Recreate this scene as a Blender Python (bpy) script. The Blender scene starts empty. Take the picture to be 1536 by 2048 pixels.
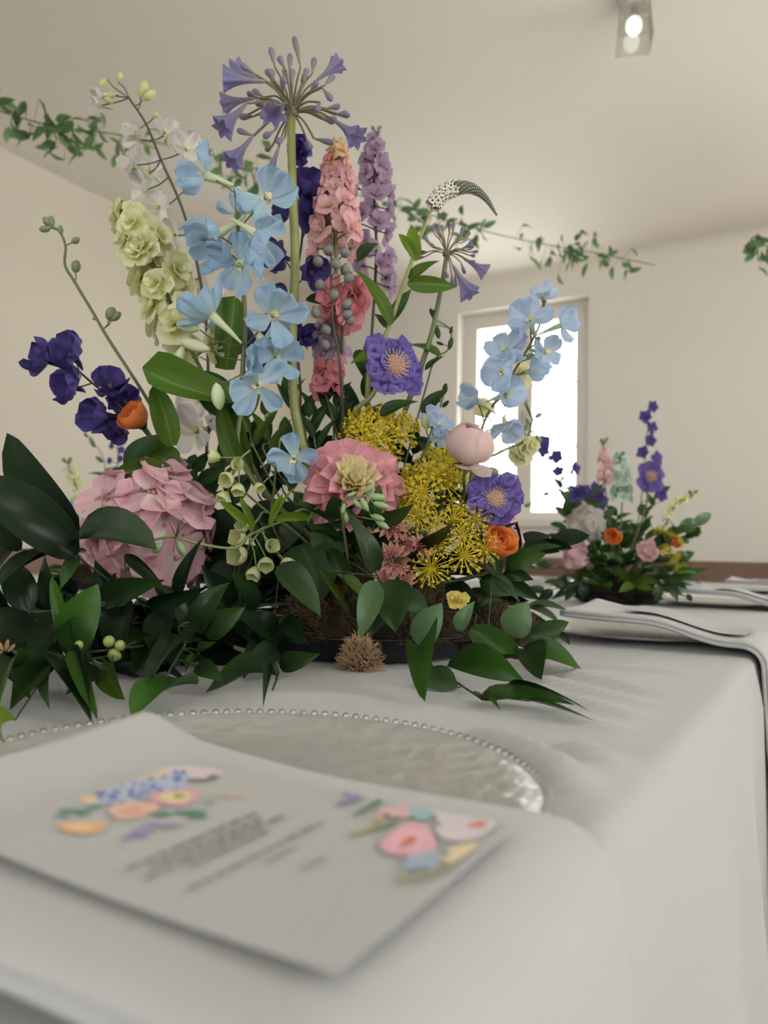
import bpy, math, random
from mathutils import Vector, Matrix, noise
PI = math.pi
rnd = random.Random(11)
scene = bpy.context.scene
COL = scene.collection

# ------------------------------------------------------------------ camera
F_PX = 1570.0
YAW, PITCH, ROLL = math.radians(30.0), math.radians(2.77), math.radians(1.15)
CZ, TZ = 0.89, 0.75                      # lens height, table top height
RIGHT = Vector((math.cos(YAW), math.sin(YAW), 0)); FWD = Vector((-math.sin(YAW), math.cos(YAW), 0)); UP = Vector((0, 0, 1))
cam = bpy.data.cameras.new('camera'); camo = bpy.data.objects.new('camera', cam); COL.objects.link(camo)
cam.sensor_fit = 'VERTICAL'; cam.sensor_height = 36.0; cam.lens = F_PX / 2048 * 36.0
cam.clip_start = 0.02; cam.clip_end = 60
camo.matrix_world = Matrix.Translation((0, 0, CZ)) @ Matrix.Rotation(YAW, 4, 'Z') @ Matrix.Rotation(PI / 2 + PITCH, 4, 'X') @ Matrix.Rotation(ROLL, 4, 'Z')
cam.dof.use_dof = True; cam.dof.focus_distance = 0.85; cam.dof.aperture_fstop = 5.6
scene.camera = camo

# ------------------------------------------------------------------ light and exposure
vs = scene.view_settings
vs.view_transform = 'Standard'; vs.look = 'None'; vs.gamma = 1.0; vs.exposure = 0.42; vs.use_curve_mapping = False
world = bpy.data.worlds.new('overcast_sky'); scene.world = world; world.use_nodes = True
bg = world.node_tree.nodes['Background']; bg.inputs[0].default_value = (0.985, 0.985, 0.97, 1); bg.inputs[1].default_value = 11.0
sun = bpy.data.lights.new('sun', 'SUN'); suno = bpy.data.objects.new('sun', sun); COL.objects.link(suno)
sun.energy = 60.0; sun.angle = math.radians(2.0); sun.color = (1.0, 0.94, 0.85)
suno.rotation_euler = Vector((1.0, 0.30, 1.28)).to_track_quat('Z', 'Y').to_euler()

cy = scene.cycles; cy.max_bounces = 6; cy.diffuse_bounces = 3; cy.glossy_bounces = 2; cy.transmission_bounces = 3; cy.transparent_max_bounces = 8; cy.caustics_reflective = False; cy.caustics_refractive = False

# ------------------------------------------------------------------ helpers: pixel of the photograph + distance -> place in the room
def ray(px, py):
    x = (px - 768) / F_PX; y = (1024 - py) / F_PX
    c, s = math.cos(ROLL), math.sin(ROLL)
    x, y = x * c - y * s, x * s + y * c
    fz = math.cos(PITCH) - y * math.sin(PITCH); up = math.sin(PITCH) + y * math.cos(PITCH)
    return RIGHT * x + FWD * fz + UP * up, fz
def W(px, py, Z):
    d, fz = ray(px, py); p = d * (Z / fz); return Vector((p.x, p.y, p.z + CZ))
def G(px, py, z=TZ):
    d, fz = ray(px, py); p = d * ((z - CZ) / d.z); return Vector((p.x, p.y, z))
def V(r, u, t):                          # right, up, towards the viewer
    return (RIGHT * r + UP * u - FWD * t).normalized()
def px2m(p, Z): return p * Z / F_PX

# ------------------------------------------------------------------ helpers: meshes and objects
def mkmesh(name, verts, faces, mat=None, uvs=None, smooth=True):
    me = bpy.data.meshes.new(name)
    me.from_pydata([tuple(v) for v in verts], [], faces)
    if uvs:
        uv = me.uv_layers.new(name='UVMap')
        buf = [0.0] * (len(me.loops) * 2); idx = [0] * len(me.loops); me.loops.foreach_get('vertex_index', idx)
        for k, vi in enumerate(idx): buf[2 * k], buf[2 * k + 1] = uvs[vi]
        uv.data.foreach_set('uv', buf)
    if smooth: me.polygons.foreach_set('use_smooth', [True] * len(me.polygons))
    if mat: me.materials.append(mat)
    me.update(); return me
def obj(name, me, parent=None, M=None):
    o = bpy.data.objects.new(name, me); COL.objects.link(o)
    if parent: o.parent = parent
    if M is not None: o.matrix_basis = M
    return o
def tag(o, label=None, cat=None, group=None, kind=None):
    if label: o['label'] = label
    if cat: o['category'] = cat
    if group: o['group'] = group
    if kind: o['kind'] = kind
    return o
def thing(name, label, cat, loc, group=None):
    o = bpy.data.objects.new(name, None); COL.objects.link(o); o.location = loc; o.empty_display_size = .02
    return tag(o, label, cat, group)
def part(t, name, me, M=None):           # M in world space, t an unrotated Empty
    return obj(name, me, t, Matrix.Translation(-Vector(t.location)) @ (M if M is not None else Matrix.Identity(4)))
def copy_tree(o, parent=None):
    c = o.copy(); COL.objects.link(c); c.parent = parent
    for ch in list(o.children): copy_tree(ch, c)
    return c

class MB:
    def __init__(s): s.v = []; s.f = []; s.uv = []
    def add(s, v, f, uv=None):
        n = len(s.v); s.v += [Vector(p) for p in v]; s.f += [tuple(i + n for i in q) for q in f]
        s.uv += uv if uv else [(0.5, 0.5)] * len(v)
    def tube(s, pts, rad, n=6, cap=True):
        pts = [Vector(p) for p in pts]; m = len(pts)
        if not hasattr(rad, '__len__'): rad = [rad] * m
        t0 = (pts[1] - pts[0]).normalized(); a = t0.orthogonal().normalized(); vs_ = []; uv = []
        for i in range(m):
            t = (pts[min(i + 1, m - 1)] - pts[max(i - 1, 0)])
            t = t.normalized() if t.length > 1e-9 else t0
            a = (a - t * a.dot(t)); a = a.normalized() if a.length > 1e-6 else t.orthogonal().normalized(); b = t.cross(a)
            for k in range(n):
                q = 2 * PI * k / n; vs_.append(pts[i] + (a * math.cos(q) + b * math.sin(q)) * rad[i]); uv.append((k / n, i / (m - 1)))
        fs = [(i * n + k, i * n + (k + 1) % n, (i + 1) * n + (k + 1) % n, (i + 1) * n + k) for i in range(m - 1) for k in range(n)]
        if cap: fs += [tuple(range(n - 1, -1, -1)), tuple((m - 1) * n + k for k in range(n))]
        s.add(vs_, fs, uv)
    def ball(s, c, r, nu=8, nv=5, sq=(1, 1, 1), M=None):
        v = []; f = []; uv = []
        for j in range(nv + 1):
            th = PI * j / nv
            for i in range(nu):
                ph = 2 * PI * i / nu
                p = Vector((math.sin(th) * math.cos(ph) * sq[0], math.sin(th) * math.sin(ph) * sq[1], math.cos(th) * sq[2])) * r
                if M is not None: p = M @ p
                v.append(Vector(c) + p); uv.append((i / nu, j / nv))
        for j in range(nv):
            for i in range(nu): f.append((j * nu + i, (j + 1) * nu + i, (j + 1) * nu + (i + 1) % nu, j * nu + (i + 1) % nu))
        s.add(v, f, uv)
    def lathe(s, prof, n=10, M=None, wob=None):
        v = []; f = []; uv = []; m = len(prof)
        for j, (r, z) in enumerate(prof):
            for i in range(n):
                ph = 2 * PI * i / n; k = wob(j, ph) if wob else 1.0
                p = Vector((r * k * math.cos(ph), r * k * math.sin(ph), z)); v.append(M @ p if M is not None else p); uv.append((i / n, j / (m - 1)))
        for j in range(m - 1):
            for i in range(n): f.append((j * n + i, j * n + (i + 1) % n, (j + 1) * n + (i + 1) % n, (j + 1) * n + i))
        s.add(v, f, uv)
    def box(s, lo, hi):
        x0, y0, z0 = lo; x1, y1, z1 = hi
        s.add([(x0, y0, z0), (x1, y0, z0), (x1, y1, z0), (x0, y1, z0), (x0, y0, z1), (x1, y0, z1), (x1, y1, z1), (x0, y1, z1)],
              [(0, 3, 2, 1), (4, 5, 6, 7), (0, 1, 5, 4), (1, 2, 6, 5), (2, 3, 7, 6), (3, 0, 4, 7)])
    def mesh(s, name, mat=None, smooth=True): return mkmesh(name, s.v, s.f, mat, s.uv, smooth)

def catmull(pts, n=6):
    pts = [Vector(p) for p in pts]
    if len(pts) < 3:
        return [pts[0].lerp(pts[-1], i / n) for i in range(n + 1)]
    P = [pts[0] * 2 - pts[1]] + pts + [pts[-1] * 2 - pts[-2]]; out = []
    for i in range(1, len(P) - 2):
        a, b, c, d = P[i - 1], P[i], P[i + 1], P[i + 2]
        for k in range(n):
            t = k / n
            out.append(0.5 * ((2 * b) + (c - a) * t + (2 * a - 5 * b + 4 * c - d) * t * t + (3 * b - a - 3 * c + d) * t ** 3))
    out.append(pts[-1]); return out

# ------------------------------------------------------------------ materials
def lin(c): c /= 255.0; return c / 12.92 if c <= .04045 else ((c + .055) / 1.055) ** 2.4
def C(r, g, b, k=1.3, sat=.80):
    c = [lin(x) for x in (r, g, b)]; y = .25 * c[0] + .65 * c[1] + .1 * c[2]
    return tuple(min(.9, max(.004, (y + (x - y) * sat) * k * .92)) for x in c) + (1,)
def newmat(name):
    m = bpy.data.materials.new(name); m.use_nodes = True; nt = m.node_tree
    return m, nt, nt.nodes, nt.links, nt.nodes['Principled BSDF']
def plain(name, col, rough=.6, bump=0, scale=40, var=0.0, metallic=0, spec=.5):
    m, nt, N, L, b = newmat(name)
    b.inputs['Roughness'].default_value = rough; b.inputs['Metallic'].default_value = metallic; b.inputs['Specular IOR Level'].default_value = spec
    if var or bump:
        tc = N.new('ShaderNodeTexCoord'); nz = N.new('ShaderNodeTexNoise'); nz.inputs['Scale'].default_value = scale; nz.inputs['Detail'].default_value = 5
        L.new(tc.outputs['Object'], nz.inputs['Vector'])
        mx = N.new('ShaderNodeMix'); mx.data_type = 'RGBA'
        mx.inputs[6].default_value = tuple(x * (1 - var) for x in col[:3]) + (1,); mx.inputs[7].default_value = tuple(min(1, x * (1 + var)) for x in col[:3]) + (1,)
        L.new(nz.outputs['Fac'], mx.inputs[0]); L.new(mx.outputs[2], b.inputs['Base Color'])
        if bump:
            bp = N.new('ShaderNodeBump'); bp.inputs['Strength'].default_value = bump; bp.inputs['Distance'].default_value = .002
            L.new(nz.outputs['Fac'], bp.inputs['Height']); L.new(bp.outputs[0], b.inputs['Normal'])
    else: b.inputs['Base Color'].default_value = col
    return m
def organic(name, base, tip, edge=.5, transl=.35, rough=.5, veins=0.0, midrib=None, rand=.12, spec=.3):
    """petal or leaf: colour runs from base to tip along the blade, slight piece to piece variation, light shines through"""
    m, nt, N, L, b = newmat(name)
    uv = N.new('ShaderNodeUVMap'); sp = N.new('ShaderNodeSeparateXYZ'); L.new(uv.outputs[0], sp.inputs[0])
    rp = N.new('ShaderNodeValToRGB'); rp.color_ramp.elements[0].color = base; rp.color_ramp.elements[1].color = tip
    rp.color_ramp.elements[0].position = max(0, edge - .3); rp.color_ramp.elements[1].position = min(1, edge + .3)
    L.new(sp.outputs[1], rp.inputs[0]); col = rp.outputs[0]
    if veins:
        wv = N.new('ShaderNodeTexNoise'); mp = N.new('ShaderNodeMapping'); mp.inputs['Scale'].default_value = (14, 1.2, 1)
        L.new(uv.outputs[0], mp.inputs[0]); L.new(mp.outputs[0], wv.inputs['Vector']); wv.inputs['Scale'].default_value = 1.5; wv.inputs['Detail'].default_value = 3
        mr = N.new('ShaderNodeMapRange'); mr.inputs[1].default_value = .35; mr.inputs[2].default_value = .7; mr.inputs[3].default_value = 1 - veins; mr.inputs[4].default_value = 1.0
        L.new(wv.outputs['Fac'], mr.inputs[0])
        hv = N.new('ShaderNodeHueSaturation'); L.new(mr.outputs[0], hv.inputs['Value']); L.new(col, hv.inputs['Color']); col = hv.outputs[0]
    if midrib:
        a = N.new('ShaderNodeMath'); a.operation = 'SUBTRACT'; a.inputs[1].default_value = .5; L.new(sp.outputs[0], a.inputs[0])
        a2 = N.new('ShaderNodeMath'); a2.operation = 'ABSOLUTE'; L.new(a.outputs[0], a2.inputs[0])
        a3 = N.new('ShaderNodeMapRange'); a3.inputs[1].default_value = 0.0; a3.inputs[2].default_value = .05; a3.inputs[3].default_value = .7; a3.inputs[4].default_value = 0
        L.new(a2.outputs[0], a3.inputs[0])
        mx = N.new('ShaderNodeMix'); mx.data_type = 'RGBA'; mx.inputs[7].default_value = midrib
        L.new(a3.outputs[0], mx.inputs[0]); L.new(col, mx.inputs[6]); col = mx.outputs[2]
    oi = N.new('ShaderNodeObjectInfo'); mr2 = N.new('ShaderNodeMapRange'); mr2.inputs[3].default_value = 1 - rand; mr2.inputs[4].default_value = 1 + rand
    L.new(oi.outputs['Random'], mr2.inputs[0]); h2 = N.new('ShaderNodeHueSaturation'); L.new(mr2.outputs[0], h2.inputs['Value']); L.new(col, h2.inputs['Color']); col = h2.outputs[0]
    L.new(col, b.inputs['Base Color']); b.inputs['Roughness'].default_value = rough; b.inputs['Specular IOR Level'].default_value = spec
    if transl:
        tr = N.new('ShaderNodeBsdfTranslucent'); L.new(col, tr.inputs[0]); mix = N.new('ShaderNodeMixShader'); mix.inputs[0].default_value = transl
        L.new(b.outputs[0], mix.inputs[1]); L.new(tr.outputs[0], mix.inputs[2]); L.new(mix.outputs[0], N['Material Output'].inputs[0])
    return m
def glassy(name, tint=(.93, .95, .95, 1), refl=.14, rough=.08, bump=0, scale=60):
    m, nt, N, L, b = newmat(name); N.remove(b)
    t = N.new('ShaderNodeBsdfTransparent'); t.inputs[0].default_value = tint
    g = N.new('ShaderNodeBsdfGlossy'); g.inputs['Roughness'].default_value = rough
    fr = N.new('ShaderNodeFresnel'); fr.inputs[0].default_value = 1.45; ad = N.new('ShaderNodeMath'); ad.operation = 'MULTIPLY_ADD'; ad.inputs[1].default_value = .6; ad.inputs[2].default_value = refl * .3
    L.new(fr.outputs[0], ad.inputs[0]); mx = N.new('ShaderNodeMixShader'); L.new(ad.outputs[0], mx.inputs[0]); L.new(t.outputs[0], mx.inputs[1]); L.new(g.outputs[0], mx.inputs[2])
    L.new(mx.outputs[0], N['Material Output'].inputs[0])
    if bump:
        tc = N.new('ShaderNodeTexCoord'); nz = N.new('ShaderNodeTexNoise'); nz.inputs['Scale'].default_value = scale; nz.inputs['Detail'].default_value = 3
        L.new(tc.outputs['Object'], nz.inputs['Vector']); bp = N.new('ShaderNodeBump'); bp.inputs['Strength'].default_value = bump; bp.inputs['Distance'].default_value = .004
        L.new(nz.outputs['Fac'], bp.inputs['Height']); L.new(bp.outputs[0], g.inputs['Normal']); L.new(bp.outputs[0], fr.inputs['Normal'])
    return m
def cloth_mat(name, col, weave=900):
    m, nt, N, L, b = newmat(name); b.inputs['Base Color'].default_value = col; b.inputs['Roughness'].default_value = .85; b.inputs['Specular IOR Level'].default_value = .15
    b.inputs['Sheen Weight'].default_value = .15
    tc = N.new('ShaderNodeTexCoord'); w1 = N.new('ShaderNodeTexNoise'); w1.inputs['Scale'].default_value = weave; L.new(tc.outputs['Object'], w1.inputs['Vector'])
    w2 = N.new('ShaderNodeTexNoise'); w2.inputs['Scale'].default_value = 9; w2.inputs['Detail'].default_value = 3; L.new(tc.outputs['Object'], w2.inputs['Vector'])
    ad = N.new('ShaderNodeMath'); ad.operation = 'MULTIPLY_ADD'; ad.inputs[1].default_value = .06; L.new(w1.outputs['Fac'], ad.inputs[0]); L.new(w2.outputs['Fac'], ad.inputs[2])
    bp = N.new('ShaderNodeBump'); bp.inputs['Strength'].default_value = .25; bp.inputs['Distance'].default_value = .004; L.new(ad.outputs[0], bp.inputs['Height']); L.new(bp.outputs[0], b.inputs['Normal'])
    return m

M = {}
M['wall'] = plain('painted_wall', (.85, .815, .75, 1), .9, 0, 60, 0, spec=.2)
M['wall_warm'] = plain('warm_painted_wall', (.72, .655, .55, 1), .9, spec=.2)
M['ceiling'] = plain('painted_ceiling', (.88, .825, .735, 1), .9, 0, 50, 0, spec=.2)
M['floor'] = plain('timber_floor', (.46, .41, .35, 1), .45, .2, 12, .2)
M['rail'] = plain('brown_wood_rail', C(125, 92, 72, 1.3), .5, .2, 30, .2)
M['frame'] = plain('window_paint', (.80, .75, .69, 1), .5)
M['pane'] = glassy('window_glass', (.97, .98, .98, 1), .1, .02)
M['cloth'] = cloth_mat('white_tablecloth', (.48, .48, .482, 1))
M['napkin'] = cloth_mat('white_napkin', (.482, .482, .482, 1), 1200)
M['paper'] = plain('card_stock', (.48, .48, .475, 1), .75, .05, 200, .01, spec=.2)
pm = glassy('hammered_glass', (.93, .93, .91, 1), .1, .22, .8, 70)
nt = pm.node_tree; sh = nt.nodes['Mix Shader']; out_ = nt.nodes['Material Output']; df = nt.nodes.new('ShaderNodeBsdfDiffuse'); df.inputs[0].default_value = (.56, .555, .53, 1)
nz2 = nt.nodes['Bump']; nt.links.new(nz2.outputs[0], df.inputs['Normal']); m2 = nt.nodes.new('ShaderNodeMixShader'); m2.inputs[0].default_value = .6
nt.links.new(sh.outputs[0], m2.inputs[1]); nt.links.new(df.outputs[0], m2.inputs[2]); nt.links.new(m2.outputs[0], out_.inputs[0]); M['plate'] = pm
M['bead'] = glassy('glass_bead', (.92, .93, .93, 1), .5, .03)
M['tray'] = plain('dark_tray', (.012, .014, .022, 1), .35)
M['wood'] = plain('table_wood', (.30, .20, .12, 1), .5, .2, 20, .2)
M['moss'] = plain('brown_moss', C(52, 42, 28, 1.2), .95, .8, 90, .5, spec=.1)
M['mosshair'] = plain('moss_strand', C(88, 72, 44, 1.3), .9, 0, 60, .45, spec=.1)
M['tuft'] = plain('dry_tuft', C(164, 128, 90, 1.3), .9, 0, 60, .4, spec=.1)
M['metal'] = plain('lamp_metal', (.55, .53, .5, 1), .35, metallic=.6)
lampg, nt, N, L, b = newmat('lit_bulb'); b.inputs['Emission Color'].default_value = (1, .97, .9, 1); b.inputs['Emission Strength'].default_value = 1.2
M['bulb'] = lampg; M['lampglass'] = glassy('lamp_glass', (.93, .93, .9, 1), .4, .06)
# foliage
def CL(r, g, b, k=1.2): return C(r, g, b, k, 1.12)
M['ruscus'] = organic('ruscus_leaf', CL(34, 54, 28), CL(44, 68, 32), .5, .14, .36, .15, None, .3, .3)
M['rusc2'] = organic('ruscus_leaf_fresh', CL(48, 74, 34), CL(58, 92, 38), .5, .2, .38, .15, None, .22, .3)
M['pale'] = organic('ruscus_underside', CL(76, 100, 70), CL(90, 116, 82), .5, .15, .34, .15, None, .15, .4)
M['dark'] = organic('ruscus_leaf_shaded', CL(22, 36, 22), CL(28, 44, 26), .5, .06, .30, .1, None, .3, .18)  # shade over the left and inner foliage, put into a darker leaf colour
M['gloss'] = organic('glossy_folded_leaf', CL(26, 44, 28), CL(32, 52, 30), .5, .06, .2, .08, None, .1, .6)
M['leaf'] = organic('soft_green_leaf', CL(76, 98, 42), CL(70, 98, 40), .5, .3, .5, .12, CL(110, 130, 70), .2)
M['leafd'] = organic('deep_green_leaf', CL(44, 66, 36), CL(50, 76, 40), .5, .22, .5, .12, CL(72, 96, 54), .25)
M['lime'] = organic('lime_leaf', CL(108, 132, 54), CL(116, 144, 58), .5, .35, .5, .1, None, .12)
M['gar'] = organic('garland_leaf', CL(104, 130, 90), CL(114, 142, 98), .5, .35, .5, .1, None, .25)
M['stem'] = plain('green_stem', C(92, 104, 52, 1.3), .5, 0, 30, .15)
M['stemd'] = plain('dark_stem', C(66, 62, 40, 1.3), .5, 0, 30, .2)
M['stemg'] = plain('ruscus_stem', C(54, 72, 38, 1.3), .5, 0, 30, .2)
M['stemy'] = plain('yellow_green_stem', C(126, 132, 56, 1.3), .45, 0, 30, .12)
M['steml'] = plain('lime_stem', C(116, 134, 62, 1.3), .45, 0, 30, .1)
M['brown'] = plain('brown_pedicel', C(104, 92, 66, 1.3), .6, 0, 30, .15)
M['bud'] = plain('green_bud', C(112, 126, 74, 1.3), .5, 0, 60, .2)
M['berryg'] = plain('grey_berry', C(116, 114, 108, 1.15), .55, .1, 90, .2)
M['berryy'] = plain('lime_berry', C(136, 148, 60, 1.3), .4, 0, 60, .15)
M['cream'] = plain('cream_stamens', C(206, 190, 160, 1.3), .7, 0, 60, .15)
# petals
def CP(r, g, b): return C(r, g, b, 1.42, .94)
M['p_lblue'] = organic('pale_blue_petal', C(180, 200, 214, 1.5, 1.0), C(158, 186, 214, 1.5, 1.0), .45, .45, .6, .2, None, .07)
M['p_lblue2'] = organic('washed_blue_petal', C(184, 198, 216, 1.45, .95), C(168, 188, 214, 1.45, .95), .45, .5, .6, .12, None, .07)
M['p_eye'] = plain('white_eye', CP(214, 206, 160), .6)
M['p_spur'] = plain('green_white_spur', CP(180, 188, 150), .6, 0, 40, .1)
M['p_cream'] = organic('cream_petal', C(206, 194, 110, 1.5, 1.0), C(226, 218, 172, 1.5, .95), .34, .4, .6, .10, None, .08)
M['p_white'] = organic('lavender_white_petal', CP(208, 206, 194), CP(206, 200, 200), .5, .5, .6, .08, None, .07)
M['p_pink'] = organic('larkspur_pink_petal', CP(220, 184, 172), CP(220, 172, 176), .45, .4, .6, .12, None, .1)
M['p_rose'] = organic('larkspur_rose_petal', CP(220, 152, 156), CP(220, 138, 150), .45, .4, .6, .12, None, .12)
M['p_peach'] = organic('peach_bud_petal', CP(204, 184, 128), CP(224, 182, 152), .5, .4, .6, .08, None, .1)
M['p_lilac'] = organic('lilac_petal', CP(170, 148, 166), CP(176, 152, 178), .5, .45, .6, .1, None, .12)
M['p_violet'] = organic('violet_petal', CP(70, 60, 120), CP(80, 70, 138), .5, .35, .5, .2, None, .2)
M['p_scab'] = organic('scabious_petal', CP(134, 116, 182), CP(124, 106, 180), .5, .4, .55, .14, None, .12)
M['p_aga'] = organic('agapanthus_petal', CP(152, 144, 158), CP(130, 126, 168), .5, .4, .5, .25, None, .08)
M['p_agab'] = organic('agapanthus_bud', CP(140, 132, 116), CP(120, 114, 150), .5, .2, .5, .1, None, .12)
M['p_hyd'] = organic('hydrangea_petal', C(230, 196, 190, 1.55, .95), C(222, 166, 176, 1.55, .96), .35, .35, .6, .14, None, .12)
M['p_dahl'] = organic('dahlia_petal', CP(228, 204, 140), CP(226, 162, 170), .18, .35, .55, .16, None, .07)
M['p_dahli'] = organic('dahlia_inner_petal', CP(234, 214, 140), CP(234, 200, 172), .62, .35, .55, .08, None, .05)
M['p_lisi'] = organic('blush_petal', CP(224, 202, 194), CP(224, 194, 192), .5, .5, .55, .05, None, .04)
M['p_oran'] = organic('orange_petal', CP(226, 130, 50), CP(232, 132, 62), .5, .45, .5, .1, None, .06)
M['p_dill'] = plain('dill_yellow', C(192, 172, 40, 1.45, 1.0), .6, 0, 80, .15)
M['p_astr'] = organic('astrantia_bract', CP(196, 146, 126), CP(204, 150, 136), .5, .3, .6, .12, None, .08)
M['p_astrd'] = plain('astrantia_floret', CP(172, 108, 108), .6, 0, 90, .15)
M['p_bell'] = organic('green_white_bell', CP(186, 192, 130), CP(206, 208, 160), .5, .4, .55, .06, None, .06)
M['p_yellow'] = organic('yellow_petal', CP(214, 190, 84), CP(222, 202, 116), .5, .4, .55, .06, None, .08)
M['p_lys'] = plain('loosestrife_white', CP(206, 202, 190), .6)
M['p_lysg'] = plain('loosestrife_green', C(74, 84, 62, 1.3), .6, 0, 60, .15)
M['p_mint'] = organic('mint_white_petal', CP(170, 190, 170), CP(184, 206, 198), .5, .4, .6, .08, None, .1)

# ------------------------------------------------------------------ the room
X0, X1, Y0, Y1, ZC = -3.68, 2.30, -3.2, 5.28, 2.90
END_WIN = [(-2.44, -1.46), (0.30, 1.28)]             # windows of the far wall (x range)
SIDE_WIN = [(-1.9, -0.9), (0.45, 1.45), (2.8, 3.8)]    # windows of the right wall (y range)
BACK_WIN = [(-1.7, -.7), (.3, 1.3)]                   # windows behind the viewer
WZ0, WZ1 = 1.07, 2.67
WT = 0.24
def wall_with_holes(name, u0, u1, holes, to3):
    """one wall slab with window openings; to3(u, d, z): along, into the wall, up"""
    mb = MB(); us = [u0] + [q for h in holes for q in h] + [u1]
    def quadbox(ua, ub, za, zb):
        c = [to3(u, d, z) for d in (0, WT) for z in (za, zb) for u in (ua, ub)]
        mb.add(c, [(0, 1, 3, 2), (5, 4, 6, 7), (0, 4, 5, 1), (2, 3, 7, 6), (0, 2, 6, 4), (1, 5, 7, 3)])
    for i in range(0, len(us), 2): quadbox(us[i], us[i + 1], 0, ZC + .1)
    for h in holes: quadbox(h[0], h[1], 0, WZ0); quadbox(h[0], h[1], WZ1, ZC + .1)
    return tag(obj(name, mb.mesh(name, M['wall'], False)), kind='structure')
wall_with_holes('wall_end', X0 - WT, X1 + WT, END_WIN, lambda u, d, z: (u, Y1 + d, z))
wall_with_holes('wall_right', Y0, Y1, SIDE_WIN, lambda u, d, z: (X1 + d, u, z))
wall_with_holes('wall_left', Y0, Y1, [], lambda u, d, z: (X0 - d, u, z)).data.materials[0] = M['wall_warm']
wall_with_holes('wall_back', X0 - WT, X1 + WT, BACK_WIN, lambda u, d, z: (u, Y0 - d, z))
# ceiling with a coved joint along the walls
mb = MB(); mb.box((X0 - WT, Y0 - WT, ZC), (X1 + WT, Y1 + WT, ZC + .12))
tag(obj('ceiling', mb.mesh('ceiling', M['ceiling'], False)), kind='structure')
def cove(name, p0, p1, inward, r=.10):
    d = Vector(inward); mb = MB(); v = []
    # concave quarter round between wall and ceiling
    arc = [d * (r * (1 - math.cos(PI / 2 * k / 8))) + UP * (-r + r * math.sin(PI / 2 * k / 8)) for k in range(9)]
    for p in (p0, p1): v += [Vector(p) + a for a in arc] + [Vector(p) + UP * .01]
    f = [(k, k + 1, 10 + k + 1, 10 + k) for k in range(8)]
    mb.add(v, f); tag(obj(name, mb.mesh(name, M['ceiling'])), kind='structure')
cove('trim_1', (X0, Y1, ZC), (X1, Y1, ZC), (0, -1, 0)); cove('trim_2', (X1, Y0, ZC), (X1, Y1, ZC), (-1, 0, 0))
mb = MB(); mb.box((X0 - WT, Y0 - WT, -.1), (X1 + WT, Y1 + WT, -.02)); fl = tag(obj('floor', mb.mesh('floor', M['floor'], False)), kind='structure')
mb = MB(); mb.box((0, 0, -.02), (.198, 2.1, 0)); plank = mb.mesh('floor_plank', M['floor'], False)
xx = X0; k = 0
while xx < X1 - .1:
    yy = Y0 - (k % 3) * .7
    while yy < Y1:
        a, c = max(yy, Y0), min(yy + 2.097, Y1)
        if c - a > .05: obj('plank', plank, fl, Matrix.Translation((xx, a, 0)) @ Matrix.Diagonal((1, (c - a) / 2.1, 1, 1)))
        yy += 2.1
    xx += .2; k += 1
# brown rail round the room
def rail(name, lo, hi):
    mb = MB(); mb.box(lo, hi); tag(obj(name, mb.mesh(name, M['rail'], False)), kind='structure')
rail('trim_3', (X0, Y1 - .03, .735), (X1, Y1, .86)); rail('trim_4', (X0, Y0, .735), (X0 + .03, Y1 - .03, .86)); rail('trim_5', (X1 - .03, Y0, .735), (X1, Y1 - .03, .86))
def mw(lo, hi):
    mb = MB(); mb.box(lo, hi); return mb
def window(n, org, ax, out, w):
    """casement window in the opening: frame, two sashes, panes, muntins and sill; org = lower left inner corner"""
    R = Matrix((Vector(ax), Vector(out), UP)).transposed().to_4x4(); T = Matrix.Translation(org) @ R
    h = WZ1 - WZ0; d0, d1 = .11, .17
    mb = MB(); fw = .055
    for lo, hi in (((0, d0, 0), (fw, d1, h)), ((w - fw, d0, 0), (w, d1, h)), ((fw, d0, h - fw), (w - fw, d1, h)), ((fw, d0, 0), (w - fw, d1, fw))): mb.box(lo, hi)
    win = obj('window_%d' % n, mb.mesh('window_frame', M['frame'], False)); win.matrix_world = T; tag(win, kind='structure')
    inner = (w - 2 * fw) / 2; sw = .06
    for s in range(2):
        xa = fw + s * inner; xb = xa + inner; e0, e1 = d0 - .012, d0 + .035; mb = MB()
        for lo, hi in (((xa, e0, fw), (xa + sw, e1, h - fw)), ((xb - sw, e0, fw), (xb, e1, h - fw)), ((xa + sw, e0, h - fw - sw), (xb - sw, e1, h - fw)), ((xa + sw, e0, fw), (xb - sw, e1, fw + sw))): mb.box(lo, hi)
        sash = obj('sash', mb.mesh('sash', M['frame'], False), win)
        for q in (1, 2):
            zz = fw + sw + (h - 2 * fw - 2 * sw) * q / 3
            obj('muntin', mw((xa + sw, e0 + .01, zz - .009), (xb - sw, e1 - .008, zz + .009)).mesh('muntin', M['frame'], False), sash)
        for q in range(3):
            za = fw + sw + (h - 2 * fw - 2 * sw) * q / 3; zb = fw + sw + (h - 2 * fw - 2 * sw) * (q + 1) / 3
            obj('pane', mw((xa + sw, e0 + .022, za), (xb - sw, e0 + .026, zb)).mesh('pane', M['pane'], False), sash)
    obj('handle', mw((w / 2 - .01, d0 - .05, h * .45), (w / 2 + .01, d0 - .02, h * .45 + .12)).mesh('window_handle', M['metal'], False), win)
    obj('sill', mw((.004, -.03, .001), (w - .004, d0 - .002, .022)).mesh('window_sill', M['frame'], False), win)
wn = 1
for a, c in END_WIN: window(wn, (a, Y1, WZ0), (1, 0, 0), (0, 1, 0), c - a); wn += 1
for a, c in SIDE_WIN: window(wn, (X1, c, WZ0), (0, -1, 0), (1, 0, 0), c - a); wn += 1
for a, c in BACK_WIN: window(wn, (c, Y0, WZ0), (-1, 0, 0), (0, -1, 0), c - a); wn += 1
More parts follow.
